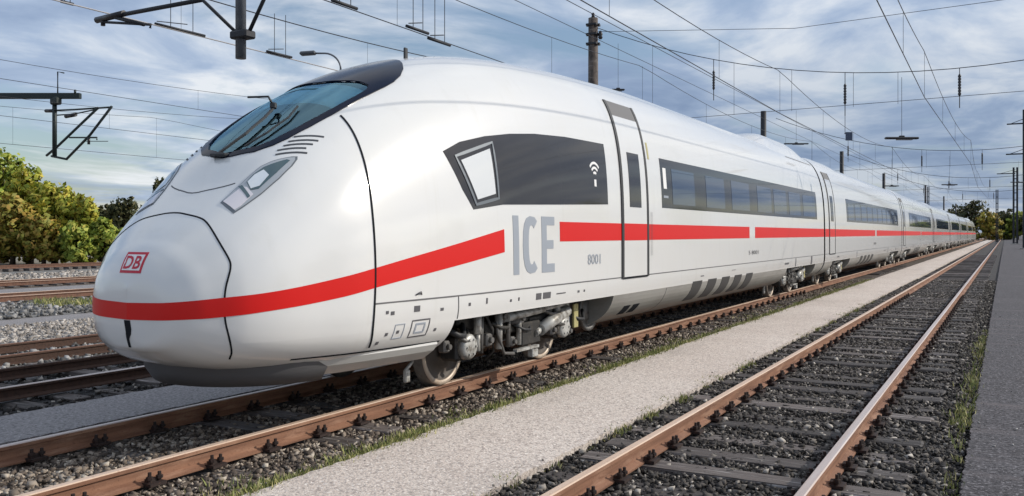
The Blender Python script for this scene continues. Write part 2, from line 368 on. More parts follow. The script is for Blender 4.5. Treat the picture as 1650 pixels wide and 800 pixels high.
# ------------------------------------------------------------------ loose ballast (stuff)
CUBE_V = np.array([(x, y, z) for z in (-1, 1) for x, y in ((-1, -1), (1, -1), (1, 1), (-1, 1))], float)/1.6
CUBE_F = np.array([(3, 2, 1, 0), (4, 5, 6, 7), (0, 1, 5, 4), (1, 2, 6, 5), (2, 3, 7, 6), (3, 0, 4, 7)])
def stones(name, n, xr, yr, z, size, m, label, ybias=1.7, keep=None):
    x = rng.uniform(*xr, n); y = yr[0] + (yr[1]-yr[0])*rng.random(n)**ybias
    if keep is not None: k = keep(x, y); x, y = x[k], y[k]
    n = len(x); sz = (.5+1.2*rng.random(n)**2.2)*size
    V = CUBE_V[None] * rng.uniform(.45, 1.3, (n, 8, 1)) * rng.uniform(.65, 1.35, (n, 1, 3)) + rng.uniform(-.24, .24, (n, 8, 3))
    V[:, :, 2] *= .8; V *= sz[:, None, None]
    a = rng.uniform(0, 6.28, n); b = rng.uniform(-.7, .7, n)
    ca, sa, cb, sb = np.cos(a)[:, None], np.sin(a)[:, None], np.cos(b)[:, None], np.sin(b)[:, None]
    X, Y, Z = V[..., 0], V[..., 1], V[..., 2]
    Y, Z = Y*cb-Z*sb, Y*sb+Z*cb
    X, Y = X*ca-Y*sa, X*sa+Y*ca
    V = np.stack([X+x[:, None], Y+y[:, None], Z+z+rng.uniform(-.012, .022, n)[:, None]], -1)
    Fc = (CUBE_F[None] + 8*np.arange(n)[:, None, None]).reshape(-1)
    me = bpy.data.meshes.new(name); me.vertices.add(8*n); me.vertices.foreach_set('co', V.reshape(-1))
    me.loops.add(24*n); me.loops.foreach_set('vertex_index', Fc.astype(np.int32))
    me.polygons.add(6*n); me.polygons.foreach_set('loop_start', np.arange(0, 24*n, 4, dtype=np.int32))
    me.materials.append(m); me.update(calc_edges=True)
    return tag(link(name, me), label, 'ballast', kind='stuff')
def off_rails(xc):
    return lambda x, y: (np.abs(np.abs(x-xc)-.7525) > .075)
stones('ballast', 98000, (-3.42, -.25), (1.5, 42), -.207, .024, STONE_D, 'dark ballast stones around the empty track', keep=off_rails(-1.975))  # mostly near-black stones with a few pale ones at random
stones('ballast', 88000, (-8.1, -4.85), (2.2, 40), -.207, .0235, STONE_W, 'brown ballast stones under and beside the train track', keep=off_rails(-6.588))
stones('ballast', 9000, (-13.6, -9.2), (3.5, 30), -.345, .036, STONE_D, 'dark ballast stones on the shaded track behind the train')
stones('ballast', 9000, (-17.6, -13.0), (5, 32), -.43, .042, STONE_G, 'grey ballast stones around the second dark track')
stones('ballast', 9000, (-21.0, -17.2), (6, 34), -.44, .045, STONE_L, 'pale gravel stones in the strip beyond the dark tracks')
stones('ballast', 9000, (-30.0, -22.6), (10, 46), -.43, .06, STONE_G, 'grey ballast stones beside the weeds')
stones('ballast', 7000, (-47.0, -39.0), (16, 70), -.42, .09, STONE_L, 'pale ballast stones in front of the farthest track')

stones('loose_gravel', 1500, (-4.95, -3.28), (2.2, 30), -.142, .009, STONE_L, 'small stray stones along the edges of the pale path', keep=lambda x, y: np.abs(x+4.12) > .55+.3*rng.random(len(x)))
stones('loose_gravel', 900, (-.30, 1.6), (2.2, 24), -.142, .010, STONE_G, 'small stray stones scattered over the dark asphalt path', keep=lambda x, y: (x < .25) | (rng.random(len(x)) < .25))
# ------------------------------------------------------------------ grass (stuff)
def grass(name, centres, m, label, cat='grass'):
    """centres: list of (x, y, z, n, spread x, spread y, height)"""
    v = []; f = []
    for x, y, z, n, sx, sy, h in centres:
        for _ in range(n):
            px, py = x+random.gauss(0, sx), y+random.gauss(0, sy); hh = h*random.uniform(.45, 1.25); a = random.uniform(0, 6.28)
            w = .005+.05*hh*random.uniform(.6, 1); lean = hh*random.uniform(.1, .7); la = random.uniform(0, 6.28)
            dx, dy = math.cos(a)*w, math.sin(a)*w; k = len(v)
            v += [(px-dx, py-dy, z), (px+dx, py+dy, z), (px+dx*.6+math.cos(la)*lean*.45, py+dy*.6+math.sin(la)*lean*.45, z+hh*.6),
                  (px+math.cos(la)*lean, py+math.sin(la)*lean, z+hh)]
            f += [(k, k+1, k+2), (k, k+2, k+3)]
    return tag(mesh(name, v, f, m), label, cat, kind='stuff')
cs = []
y = 2.4
while y < 40:
    dens = random.choice((.3, .8, 1.0, 1.6)) * (1.0 if y < 14 else .6)
    cs.append((-4.92+random.uniform(-.03, .03), y, -.2, int(190*dens), .06, .12, .085*random.uniform(.7, 1.25)))
    if random.random() < .35: cs.append((-5.05-random.random()*.35, y, -.21, int(22*dens), .07, .08, .08))
    y += .2
grass('grass', cs, GRASS, 'dry green grass along the edge between pale path and train track')
cs = []
y = 3.2
while y < 30:
    if random.random() < .55:
        big = random.random() < .35
        cs.append((-3.38+random.uniform(-.05, .05), y+random.uniform(-.1, .1), -.2, 90 if big else 30, .05, .10, .075 if big else .045))
    y += .3
grass('grass', cs, GRASS, 'patchy green weeds between pale path and the empty track')
cs = [(-.42, 4.9, -.2, 320, .10, .20, .11), (-.36, 5.6, -.2, 160, .06, .18, .09), (-.40, 10.5, -.2, 200, .06, .5, .09), (-.38, 13, -.2, 160, .05, .8, .10), (-.36, 7.6, -.2, 60, .04, .3, .07), (-.38, 17, -.2, 160, .06, 1.2, .1)]+[(-.33+random.uniform(-.06, .05), 3.6+.33*i+random.uniform(-.1, .1), -.17, random.choice((0, 0, 4, 10, 22)), .04, .09, .045) for i in range(50)]
grass('grass', cs, GRASS, 'green weed clump at the edge of the dark asphalt path')
cs = [(-25.6+random.uniform(-1.1, 1.1), 17.2+random.uniform(-.9, 1.6), -.44, 50, .2, .25, .20) for _ in range(15)]
grass('weeds', cs, GRASS, 'low green weeds on the grey ballast beyond the train nose', 'weeds')

# ------------------------------------------------------------------ the train body as one analytic surface
XT, Y0 = -6.588, 4.94
KS = np.array([0, .04, .12, .25, .45, .75, 1.1, 1.6, 2.3, 3.2, 4.2, 5.5, 7.5, 10., 26.])
ZT = np.array([1.312, 1.466, 1.617, 1.75, 1.936, 2.207, 2.556, 2.941, 3.38, 3.757, 4.03, 4.18, 4.275, 4.34, 4.34])
WW = np.array([0, .405, .627, .795, .985, 1.13, 1.225, 1.33, 1.39, 1.445, 1.46, 1.462, 1.462, 1.462, 1.462])
ZB = np.array([.911, .79, .735, .655, .58, .52, .47, .42, .38, .34, .31, .29, .28, .28, .28])
NU = np.array([2, 2.1, 2.2, 2.35, 2.58, 2.74, 2.74, 2.66, 2.56, 2.6, 2.8, 3.2, 3.6, 3.6, 3.6])
ZM, ML = 1.15, 3.0
def pchip(xk, yk):
    h = np.diff(xk); d = np.diff(yk)/h; m = np.zeros_like(yk)
    for i in range(1, len(yk)-1):
        if d[i-1]*d[i] > 0:
            w1, w2 = 2*h[i]+h[i-1], h[i]+2*h[i-1]; m[i] = (w1+w2)/(w1/d[i-1]+w2/d[i])
    m[0], m[-1] = d[0], d[-1]
    def f(x):
        x = np.asarray(x, float); i = np.clip(np.searchsorted(xk, x)-1, 0, len(xk)-2); t = (x-xk[i])/h[i]
        return (1+2*t)*(1-t)**2*yk[i]+t*(1-t)**2*h[i]*m[i]+t*t*(3-2*t)*yk[i+1]+t*t*(t-1)*h[i]*m[i+1]
    return f
fZT, fWW, fZB, fNU = (pchip(KS, a) for a in (ZT, WW, ZB, NU))
SOFF = 0.0                                    # set to 26 - y for plain carriages (constant section)
def hw(s, z):
    """half width of the body at distance s from the nose tip and height z"""
    s = min(max(s, 0), 26)
    if z >= ZM:
        n = float(fNU(s)); q = (z-ZM)/max(1e-6, float(fZT(s))-ZM)
    else:
        n = ML; q = (ZM-z)/max(1e-6, ZM-float(fZB(s)))
    return float(fWW(s))*max(0.0, 1-q**n)**(1/n) if q < 1 else 0.0
def hz(s, x):
    s = min(max(s, 0), 26); n = float(fNU(s)); q = min(1, abs(x)/max(1e-6, float(fWW(s))))
    return ZM+(float(fZT(s))-ZM)*(1-q**n)**(1/n)
def side_map(sd_, const=False):                # domain (s, z)
    def f(a, b):
        return Vector((sd_*hw(20.0 if const else a, b), a, b))
    return f
def top_map(a, b): return Vector((b, a, hz(a, b)))     # domain (s, x)
def front_map(x, z):                            # domain (x, z) on the nose
    lo, hi = 0.0, 3.5
    for _ in range(36):
        m = (lo+hi)/2
        if hw(m, z) < abs(x) or z > float(fZT(m)) or z < float(fZB(m)): lo = m
        else: hi = m
    return Vector((x, hi, z))
def nrm(fm, a, b, e=.004):
    u = fm(a+e, b)-fm(a-e, b); v = fm(a, b+e)-fm(a, b-e); n = u.cross(v)
    if n.length < 1e-12: n = Vector((1, 0, 0))
    n.normalize(); p = fm(a, b); c = Vector((0, max(p.y, 1.6), 1.7))
    return n if n.dot(p-c) > 0 else -n
def patch(name, loops, fm, off, m, parent, step=(.12, .12), depth=.012, smooth=True):
    """fills a 2D outline (first loop, the others are holes), bends it onto the body and gives it a rim"""
    bm = bmesh.new(); allv = []
    for lp in loops:
        vs_ = [bm.verts.new((p[0], p[1], 0)) for p in lp]
        for i in range(len(vs_)): bm.edges.new((vs_[i], vs_[(i+1) % len(vs_)]))
    bmesh.ops.triangle_fill(bm, use_beauty=True, edges=bm.edges[:], normal=(0, 0, 1))
    xs = [p[0] for lp in loops for p in lp]; ys = [p[1] for lp in loops for p in lp]
    for ax, lo, hi, st in ((0, min(xs), max(xs), step[0]), (1, min(ys), max(ys), step[1])):
        k = int((hi-lo)/st)
        for i in range(1, k+1):
            c = lo+(hi-lo)*i/(k+1); co = (c, 0, 0) if ax == 0 else (0, c, 0); no = (1, 0, 0) if ax == 0 else (0, 1, 0)
            bmesh.ops.bisect_plane(bm, geom=bm.verts[:]+bm.edges[:]+bm.faces[:], dist=1e-5, plane_co=co, plane_no=no)
    bmesh.ops.remove_doubles(bm, verts=bm.verts[:], dist=1e-5)
    dom = {v: (v.co.x, v.co.y) for v in bm.verts}
    border = [e for e in bm.edges if len(e.link_faces) == 1]
    lower = {}
    for v in list(bm.verts):
        a, b = dom[v]; n = nrm(fm, a, b); p = fm(a, b); v.co = p+n*off
        lower[v] = p+n*(off-depth)
    ctr = sum((f.normal for f in bm.faces), Vector())
    bm.normal_update()
    f0 = max(bm.faces, key=lambda f: f.calc_area()); v0 = f0.verts[0]; 
    want = nrm(fm, *dom[v0])
    if f0.normal.dot(want) < 0: bmesh.ops.reverse_faces(bm, faces=bm.faces[:])
    top = set(bm.faces)
    lv = {}
    for e in border:
        for v in e.verts:
            if v not in lv: lv[v] = bm.verts.new(lower[v])
    for e in border:
        lf = e.link_faces[0]
        l = next(l for l in lf.loops if l.edge == e); a, b = l.vert, l.link_loop_next.vert
        try: bm.faces.new((b, a, lv[a], lv[b]))
        except ValueError: pass
    me = bpy.data.meshes.new(name)
    for f in bm.faces: f.smooth = smooth and f in top
    for e in border: e.smooth = False
    bm.to_mesh(me); bm.free(); me.materials.append(m)
    return link(name, me, parent)
def rect(a0, a1, b0, b1): return [(a0, b0), (a1, b0), (a1, b1), (a0, b1)]
def ribbon(name, pts, w, off, m, parent, depth=.012, closed=False):
    """pts: list of (point, normal): a thin raised strip along a line on the body"""
    v = []; f = []; n = len(pts)
    for i, (p, no) in enumerate(pts):
        a = pts[(i-1) % n][0] if closed or i else p; b = pts[(i+1) % n][0] if closed or i < n-1 else p
        t = (b-a).normalized(); s = t.cross(no).normalized()
        v += [p+no*(off-depth)-s*w/2, p+no*off-s*w/2, p+no*off+s*w/2, p+no*(off-depth)+s*w/2]
    for i in range(n if closed else n-1):
        k, q = 4*i, 4*((i+1) % n)
        for j in range(3): f.append((k+j, k+j+1, q+j+1, q+j))
    return mesh(name, v, f, m, parent)
def dense(pl, n=4, closed=False):
    o = []
    m = len(pl)
    for i in range(m if closed else m-1):
        a, b = pl[i], pl[(i+1) % m]
        for k in range(n): o.append((a[0]+(b[0]-a[0])*k/n, a[1]+(b[1]-a[1])*k/n))
    if not closed: o.append(pl[-1])
    return o
def on(fm, pl): return [(fm(*p), nrm(fm, *p)) for p in pl]
_txt = {}
def text2d(s):
    """glyph triangles of a short text in a unit box (height about 0.7)"""
    if s not in _txt:
        c = bpy.data.curves.new('t', 'FONT'); c.body = s; c.resolution_u = 3; c.offset = .022 if s == 'DB' else 0
        o = bpy.data.objects.new('t', c); COL.objects.link(o); dg = bpy.context.evaluated_depsgraph_get()
        me = o.evaluated_get(dg).to_mesh(); _txt[s] = ([(p.co.x, p.co.y) for p in me.vertices], [tuple(p.vertices) for p in me.polygons])
        o.evaluated_get(dg).to_mesh_clear(); bpy.data.objects.remove(o); bpy.data.curves.remove(c)
    return _txt[s]
def text(name, s, fm, a0, b0, wid, hei, m, parent, off=.006, mirror=False, shear=0):
    v, f = text2d(s); x0 = min(p[0] for p in v); x1 = max(p[0] for p in v); y0 = min(p[1] for p in v); y1 = max(p[1] for p in v)
    o = []
    for x, y in v:
        q = (x-x0)/(x1-x0); r = (y-y0)/(y1-y0)
        if mirror: q = 1-q
        a, b = a0+wid*q+shear*r, b0+hei*r
        o.append(fm(a, b)+nrm(fm, a, b)*off)
    return mesh(name, o, f, m, parent)

# glyph outlines of the class lettering, drawn as polygons in a unit box
def ice_loops(s0, z0, w, h, mir):
    st = .138; W = w
    def tr(pl): return [((s0+W-p[0]) if mir else (s0+p[0]), z0+p[1]) for p in pl]
    I = [(0, 0), (st, 0), (st, h), (0, h)]
    c0, cw = .235, .395
    C = []
    for k in range(13):                       # outer arc, from the upper tip round to the lower tip
        a = R(52+256*k/12); C.append((c0+cw*.56+cw*.56*math.copysign(abs(math.cos(a))**.75, math.cos(a)), h/2+h/2*1.0*math.copysign(abs(math.sin(a))**.8, math.sin(a))))
    for k in range(12, -1, -1):
        a = R(52+256*k/12); C.append((c0+cw*.58+(cw*.56-st)*math.copysign(abs(math.cos(a))**.75, math.cos(a)), h/2+(h/2-.112)*math.copysign(abs(math.sin(a))**.8, math.sin(a))))
    e0 = W-.36; b = .110
    E = [(e0, 0), (W, 0), (W, b), (e0+st, b), (e0+st, h/2-b/2), (W-.035, h/2-b/2), (W-.035, h/2+b/2), (e0+st, h/2+b/2), (e0+st, h-b), (W, h-b), (W, h), (e0, h)]
    return [tr(I), tr(C), tr(E)]

GLASS_OUT = [(1.044, 0), (1.060, .12), (1.121, .357), (1.228, .492), (1.348, .565), (1.584, .640), (1.841, .690), (2.063, .712), (2.372, .725), (2.655, .728), (2.83, .715), (3.02, .665), (3.20, .57), (3.36, .44), (3.50, .29), (3.60, .12), (3.62, 0)]
GLASS_IN = [(1.10, 0), (1.12, .12), (1.18, .33), (1.29, .44), (1.50, .535), (1.75, .600), (1.95, .635), (2.235, .660), (2.42, .655), (2.52, .61), (2.52, .50), (2.45, .28), (2.42, 0)]
def sym(pl): return pl + [(a, -b) for a, b in reversed(pl[1:-1])]
def pin(p, poly):
    x, y = p; r = False; n = len(poly)
    for i in range(n):
        x1, y1 = poly[i]; x2, y2 = poly[(i+1) % n]
        if (y1 > y) != (y2 > y) and x < (x2-x1)*(y-y1)/(y2-y1)+x1: r = not r
    return r
HOLE = sym([(a+(.025 if b == 0 and a < 2 else 0), b+.012) if b else (a, b) for a, b in GLASS_IN])

def body_mesh(name, parent, nose, y1, inner=False):
    """upper body down to the sole bar; the nose runs down to its own belly"""
    if nose:
        ss = np.concatenate([3.7*np.linspace(0, 1, 170)**1.9, np.linspace(3.75, y1, 46)]); jn = int(np.searchsorted(ss, 2.96))
    else:
        ss = np.linspace(0, y1, 14); jn = -1
    nu, nl1, nl2 = 96, 5, 14
    ph = np.linspace(math.pi/2, 0, nu)
    V = []; sd_rows = nu+nl1+nl2
    for j, s in enumerate(ss):
        q = s if nose else 20.0
        zt, w, zb, n = float(fZT(q)), float(fWW(q)), float(fZB(q)), float(fNU(q)); row = []
        for p in ph:
            su, cu = math.sin(p), math.cos(p)
            row.append((w*abs(cu)**(2/n), s, ZM+(zt-ZM)*abs(su)**(2/n)))
        t1 = min(.305/(ZM-zb), .6)
        for k in range(1, nl1+1):
            t = t1*k/nl1; row.append((w*(1-t**ML)**(1/ML), s, ZM-(ZM-zb)*t))
        if j <= jn:
            for k in range(1, nl2+1):
                th = math.pi/2*k/nl2; t = 1-(1-t1)*math.cos(th)**1.2 if k < nl2 else 1.0
                sc = s*(1-.015*(t-t1)/(1-t1)*(s/2.96))
                zb2, w2 = float(fZB(sc)), float(fWW(sc))
                row.append((w2*max(0, 1-t**ML)**(1/ML), sc, ZM-(ZM-zb2)*t))
        V.append(row)
    idx = {}; verts = []; faces = []
    for side in (1, -1):
        for j, row in enumerate(V):
            for k, (x, y, z) in enumerate(row):
                if side == -1 and (k == 0 or x < 1e-7) and (1, j, k) in idx: idx[(-1, j, k)] = idx[(1, j, k)]; continue
                idx[(side, j, k)] = len(verts); verts.append((side*x, y, z))
        for j in range(len(V)-1):
            for k in range(min(len(V[j]), len(V[j+1]))-1):
                q = [idx[(side, j, k)], idx[(side, j+1, k)], idx[(side, j+1, k+1)], idx[(side, j, k+1)]]
                if nose and k < nu and ss[j] > .9 and ss[j] < 2.8:
                    c = np.mean([verts[i] for i in q], axis=0)
                    if c[2] > 2.2 and pin((c[1], c[0]), HOLE): continue
                if side == 1: q.reverse()
                qq = []
                for i in q:
                    if i not in qq: qq.append(i)
                if len(qq) > 2: faces.append(qq)
    o = mesh(name, verts, faces, PAINT, parent, smooth=True)
    return o

# ------------------------------------------------------------------ pieces that every carriage has
def wheel(parent, x, y, sgn):
    mb = MB(); r = .43; s = sgn
    prof = [(-.07, .10), (-.07, .20), (-.035, .22), (-.02, .32), (-.055, .37), (-.068, .375), (-.068, r-.012), (-.055, r), (.045, r+.006), (.058, r+.028), (.068, r+.026), (.068, .36), (.02, .32), (-.0, .22), (.06, .2), (.06, .10)]
    prof = [(-h*s, q) for h, q in prof]
    if s < 0: prof = prof
    mb.lathe(prof, (x, y, r), 'x', 40)
    o = mb.build('wheel', [WHEELDISC, TYRE, MIDMETAL], parent)
    n = 40; idx = []
    for i in range(len(prof)-1): idx += [1 if 4 <= i <= 6 else 2 if 7 <= i <= 11 else 0]*n
    idx += [0, 0]; o.data.polygons.foreach_set('material_index', idx)
    bmx = bmesh.new(); bmx.from_mesh(o.data); bmesh.ops.recalc_face_normals(bmx, faces=bmx.faces[:]); bmx.to_mesh(o.data); bmx.free()
    return o
def spring(parent, x, y, z0, z1, r, m=MIDMETAL):
    pts = []; n = 6
    for k in range(n*10+1):
        a = 2*math.pi*k/10; pts.append((x+math.cos(a)*r, y+math.sin(a)*r, z0+(z1-z0)*k/(n*10)))
    MB().tube(pts, .022, 6).build('coil_spring', m, parent)
def bogie(car, yc, full=True):
    b = empty('bogie', (0, yc, 0), None, None); b.parent = car
    for y in (-1.25, 1.25):
        for s in (-1, 1): wheel(b, s*.755, y, s)
        MB().tube([(-.72, y, .46), (.72, y, .46)], .085, 12).build('axle', DARKMETAL, b)
    if not full: sides = (-1, 1)
    for s in (-1, 1):
        x = s*1.02
        f = MB(); f.box((x, 0, .60), (.17, 1.5, .17), bev=.02); f.box((x, -1.0, .70), (.16, .75, .14), Matrix.Rotation(R(-14), 3, 'X'), bev=.02); f.box((x, 1.0, .70), (.16, .75, .14), Matrix.Rotation(R(14), 3, 'X'), bev=.02)
        f.build('bogie_frame', DARKMETAL, b)
        for y in (-1.25, 1.25):
            a = MB(); a.box((s*1.0, y, .46), (.24, .34, .30), bev=.03)
            a.box((s*1.0, y+(.32 if y < 0 else -.32), .44), (.12, .5, .12), bev=.015); a.build('axle_box', DARKMETAL, b)
            c = MB(); c.lathe([(0, .15), (s*.07, .15), (s*.095, .125), (s*.095, .05)], (s*1.115, y, .47), 'x', 20)
            for k in range(6):
                an = k*math.pi/3; c.lathe([(0, .013), (s*.02, .013)], (s*1.208, y+math.cos(an)*.095, .47+math.sin(an)*.095), 'x', 6)
            c.build('axle_box_cover', SILVER, b)
            spring(b, s*1.04, y+(.30 if y < 0 else -.30), .48, .78, .085)
            MB().tube([(s*1.17, y+(.20 if y < 0 else -.20), .40), (s*1.17, y+(.20 if y < 0 else -.20), .62)], .032, 8).tube([(s*1.17, y+(.20 if y < 0 else -.20), .60), (s*1.17, y+(.20 if y < 0 else -.20), .84)], .048, 10).build('damper', SILVER, b)
        MB().tube([(s*1.20, -.42, .74), (s*1.20, .55, .78)], .055, 10).tube([(s*1.20, .5, .778), (s*1.20, 1.15, .80)], .035, 8).build('yaw_damper', SILVER, b)
        MB().lathe([(-.13, .20), (-.10, .23), (.12, .23), (.15, .20)], (s*.98, -.12, .76), 'z', 20).build('air_spring', RUBBER, b)
        MB().box((s*1.12, .30, .48), (.10, .52, .30), bev=.02).build('equipment_box', DARKMETAL, b)
        q = MB(); q.box((s*1.19, .12, .30), (.06, .60, .035)); q.box((s*1.19, .30, .22), (.08, .16, .10), bev=.01); q.build('tie_bar', SILVER, b)
        q = MB(); q.tube([(s*1.16, -.62, .84), (s*1.18, -.60, .55), (s*1.18, -.45, .30), (s*1.18, -.2, .27)], .022, 8); q.build('brake_hose', MIDMETAL, b); q = MB(); q.tube([(s*1.14, -.85, .84), (s*1.18, -.72, .62), (s*1.18, -.70, .36), (s*1.1, -.78, .25)], .018, 8); q.build('brake_hose', DARKMETAL, b); q = MB(); q.tube([(s*1.12, 1.75, .8), (s*1.15, 1.72, .5), (s*1.0, 1.62, .2)], .02, 8)
        q.build('brake_hose', DARKMETAL, b)
        for i_, (yy, zz, ln, rr) in enumerate(((-1.62, .70, .34, .035), (-1.45, .62, .28, .022), (-.72, .70, .5, .026), (-.1, .62, .45, .02), (.62, .76, .7, .022), (.85, .60, .5, .028), (1.52, .62, .5, .026))):
            MB().tube([(s*(1.12+.02*(i_ % 3)), yy, zz), (s*1.2, yy+ln*.3, zz-.07), (s*1.19, yy+ln*.7, zz-.09), (s*1.1, yy+ln, zz+.03)], rr, 7).build('hose', (RUBBER, MIDMETAL, DARKMETAL)[i_ % 3], b)
        for yy, zz, w_ in ((-1.7, .52, .12), (-.78, .50, .14), (-.45, .76, .16), (.02, .70, .14), (.92, .46, .13), (1.42, .40, .12), (-.2, .42, .11)):
            MB().box((s*1.13, yy, zz), (.10, w_, w_*1.1), bev=.018).lathe([(0, w_*.28), (s*.04, w_*.25)], (s*1.18, yy, zz), 'x', 10).build('valve', MIDMETAL, b)
        MB().box((s*1.18, 1.62, .60), (.03, .14, .34), bev=.005).build('warning_plate', YELLOW, b)
        q = MB(); q.box((s*1.17, 1.30, .72), (.06, .16, .36), bev=.01); q.build('bracket', SILVER, b)
        MB().tube([(s*1.16, .55, .50), (s*1.19, 1.30, .70)], .085, 12).tube([(s*1.17, .40, .46), (s*1.16, .56, .505)], .045, 8).build('brake_cylinder', SILVER, b)
        for yy, rr in ((-.95, .03), (-.52, .042), (-.30, .03), (-.02, .036)):
            MB().tube([(s*1.15, yy, .36), (s*1.15, yy+.02, .83)], rr, 8).build('pipe', SILVER if rr > .035 else MIDMETAL, b)
        q = MB(); q.box((s*.80, -1.95, .20), (.05, .08, .14), bev=.01); q.tube([(s*.80, -1.98, .26), (s*.80, -1.85, .34), (s*.80, -1.80, .5)], .02, 6); q.build('sand_pipe', SILVER, b)
    MB().box((0, 0, .56), (1.15, 3.7, .50), bev=.04).build('gap_blocker', DARKMETAL, b)  # added dark box that blocks the bright gap under the car
    m = MB(); m.lathe([(-.45, .24), (-.42, .28), (.42, .28), (.45, .24)], (0, -.62, .55), 'x', 18); m.lathe([(-.45, .24), (-.42, .28), (.42, .28), (.45, .24)], (0, .62, .55), 'x', 18)
    m.build('traction_motor', DARKMETAL, b)
    return b
def gasket_ring(car, y0, y1, inset=.05):
    v = []; f = []; rows = []
    for y, i in ((y0, inset), (y1, inset)):
        r = []
        for k in range(41):
            p = math.pi*k/40; su, cu = math.sin(p), math.cos(p); n = 3.6
            r.append((math.copysign((1.462-i)*abs(cu)**(2/n), cu), y, ZM+(4.34-i-ZM)*abs(su)**(2/n)))
        for z, w in ((.85, 1.40), (.55, 1.26), (.40, 1.1)):
            r.append((-(w-i), y, z)); r.insert(0, (w-i, y, z))
        rows.append(r); v += r
    m = len(rows[0])
    for k in range(m-1): f.append((k, k+1, m+k+1, m+k))
    f.append(tuple(range(m))[::-1]); f.append(tuple(range(m, 2*m)))
    return mesh('gangway', v, f, RUBBER, car)
def lower_grid(name, car, sd_, ya, yb, za, zb_, m, slant=0.0, x_in=.0, n=8):
    """a skirt panel that follows the tucked-in lower body, with a returned bottom edge and ends"""
    v = []; f = []; ny = 6
    for j in range(ny+1):
        for k in range(n+1):
            z = za+(zb_-za)*k/n; t = k/n
            y = ya+(yb-ya)*j/ny; y = y + (slant[0]*t if j == 0 else slant[1]*t if j == ny else 0) if slant else y
            v.append((sd_*(hw(20, z)-x_in), y, z))
        v.append((sd_*(hw(20, zb_)-.25), v[-1][1], zb_+.02))
    w = n+2
    for j in range(ny):
        for k in range(w-1):
            q = [j*w+k, (j+1)*w+k, (j+1)*w+k+1, j*w+k+1]; f.append(q if sd_ < 0 else q[::-1])
    for j in (0, ny):                      # ends
        b = len(v)
        for k in range(w-1): v.append((sd_*.7, v[j*w+k][1], v[j*w+k][2]))
        for k in range(w-2): f.append((j*w+k, j*w+k+1, b+k+1, b+k))
    return mesh(name, v, f, m, car, smooth=False)
def windows(car, fm, sd_, s0, s1, panes, z0=2.225, z1=3.08):
    band = patch('window_band', [rect(s0, s1, z0, z1)], fm, .004, BAND, car, step=(3.0, .1))
    for a, b in panes:
        w = patch('window_pane', [rect(a, b, z0+.075, z1-.15)], fm, .0075, PANE, band, step=(2, .12), depth=.004)
    return band
def door(car, fm, sd_, a, b, name='door', zt=3.86):
    d = patch(name, [rect(a+.05, b-.05, 1.105, 3.62)], fm, .012, PAINT, car, step=(.6, .07), depth=.03)
    for e in (a, b):
        ribbon('door_seal', on(fm, [(e, 1.09+(zt-1.09)*k/24) for k in range(25)]), .085, .016, RUBBER, d, depth=.03)
    patch('door_header', [rect(a+.05, b-.05, 3.62, zt)], fm, .010, GREYPRINT if False else LOUVRE, d, step=(.6, .06), depth=.02)
    ribbon('door_sill', on(fm, [(a+(b-a)*k/6, 1.095) for k in range(7)]), .03, .014, SEAM, d)
    m = (a+b)/2; wd = (b-a)*.225
    patch('door_window', [rect(m-wd, m+wd, 2.2, 3.06)], fm, .018, BAND, d, step=(.6, .07), depth=.02)
    patch('door_stripe', [rect(a+.055, b-.055, 1.675, 1.94)], fm, .0145, RED, d, step=(.6, .08), depth=.004)
    return d
def hump(car, a, b, h, w, const=False):
    v = []; f = []; n, m = 30, 16
    for j in range(n+1):
        y = a+(b-a)*j/n; q = j/n; fy = min(1, (1-(1-min(1, q/.22))**2)) * min(1, (1-(1-min(1, (1-q)/.35))**2))
        for k in range(m+1):
            x = -w+2*w*k/m; g = (1-abs(x/w)**4); v.append((x, y, hz(20 if const else y, x)-.015+h*fy*g))
        if j:
            for k in range(m): f.append(((j-1)*(m+1)+k, (j-1)*(m+1)+k+1, j*(m+1)+k+1, j*(m+1)+k))
    return mesh('roof_fairing', v, f, PAINT, car, smooth=True)
def underbelly(car, ya, yb):
    u = MB(); u.box((0, (ya+yb)/2, .93), (2.5, yb-ya, .16)); u.build('underframe', DARKMETAL, car)
def sole_marks(car, fm, seq):
    for a, b, z0, z1 in seq: patch('marking', [rect(a, b, z0, z1)], fm, .0045, DARKPRINT, car, step=(1, .1), depth=.004)

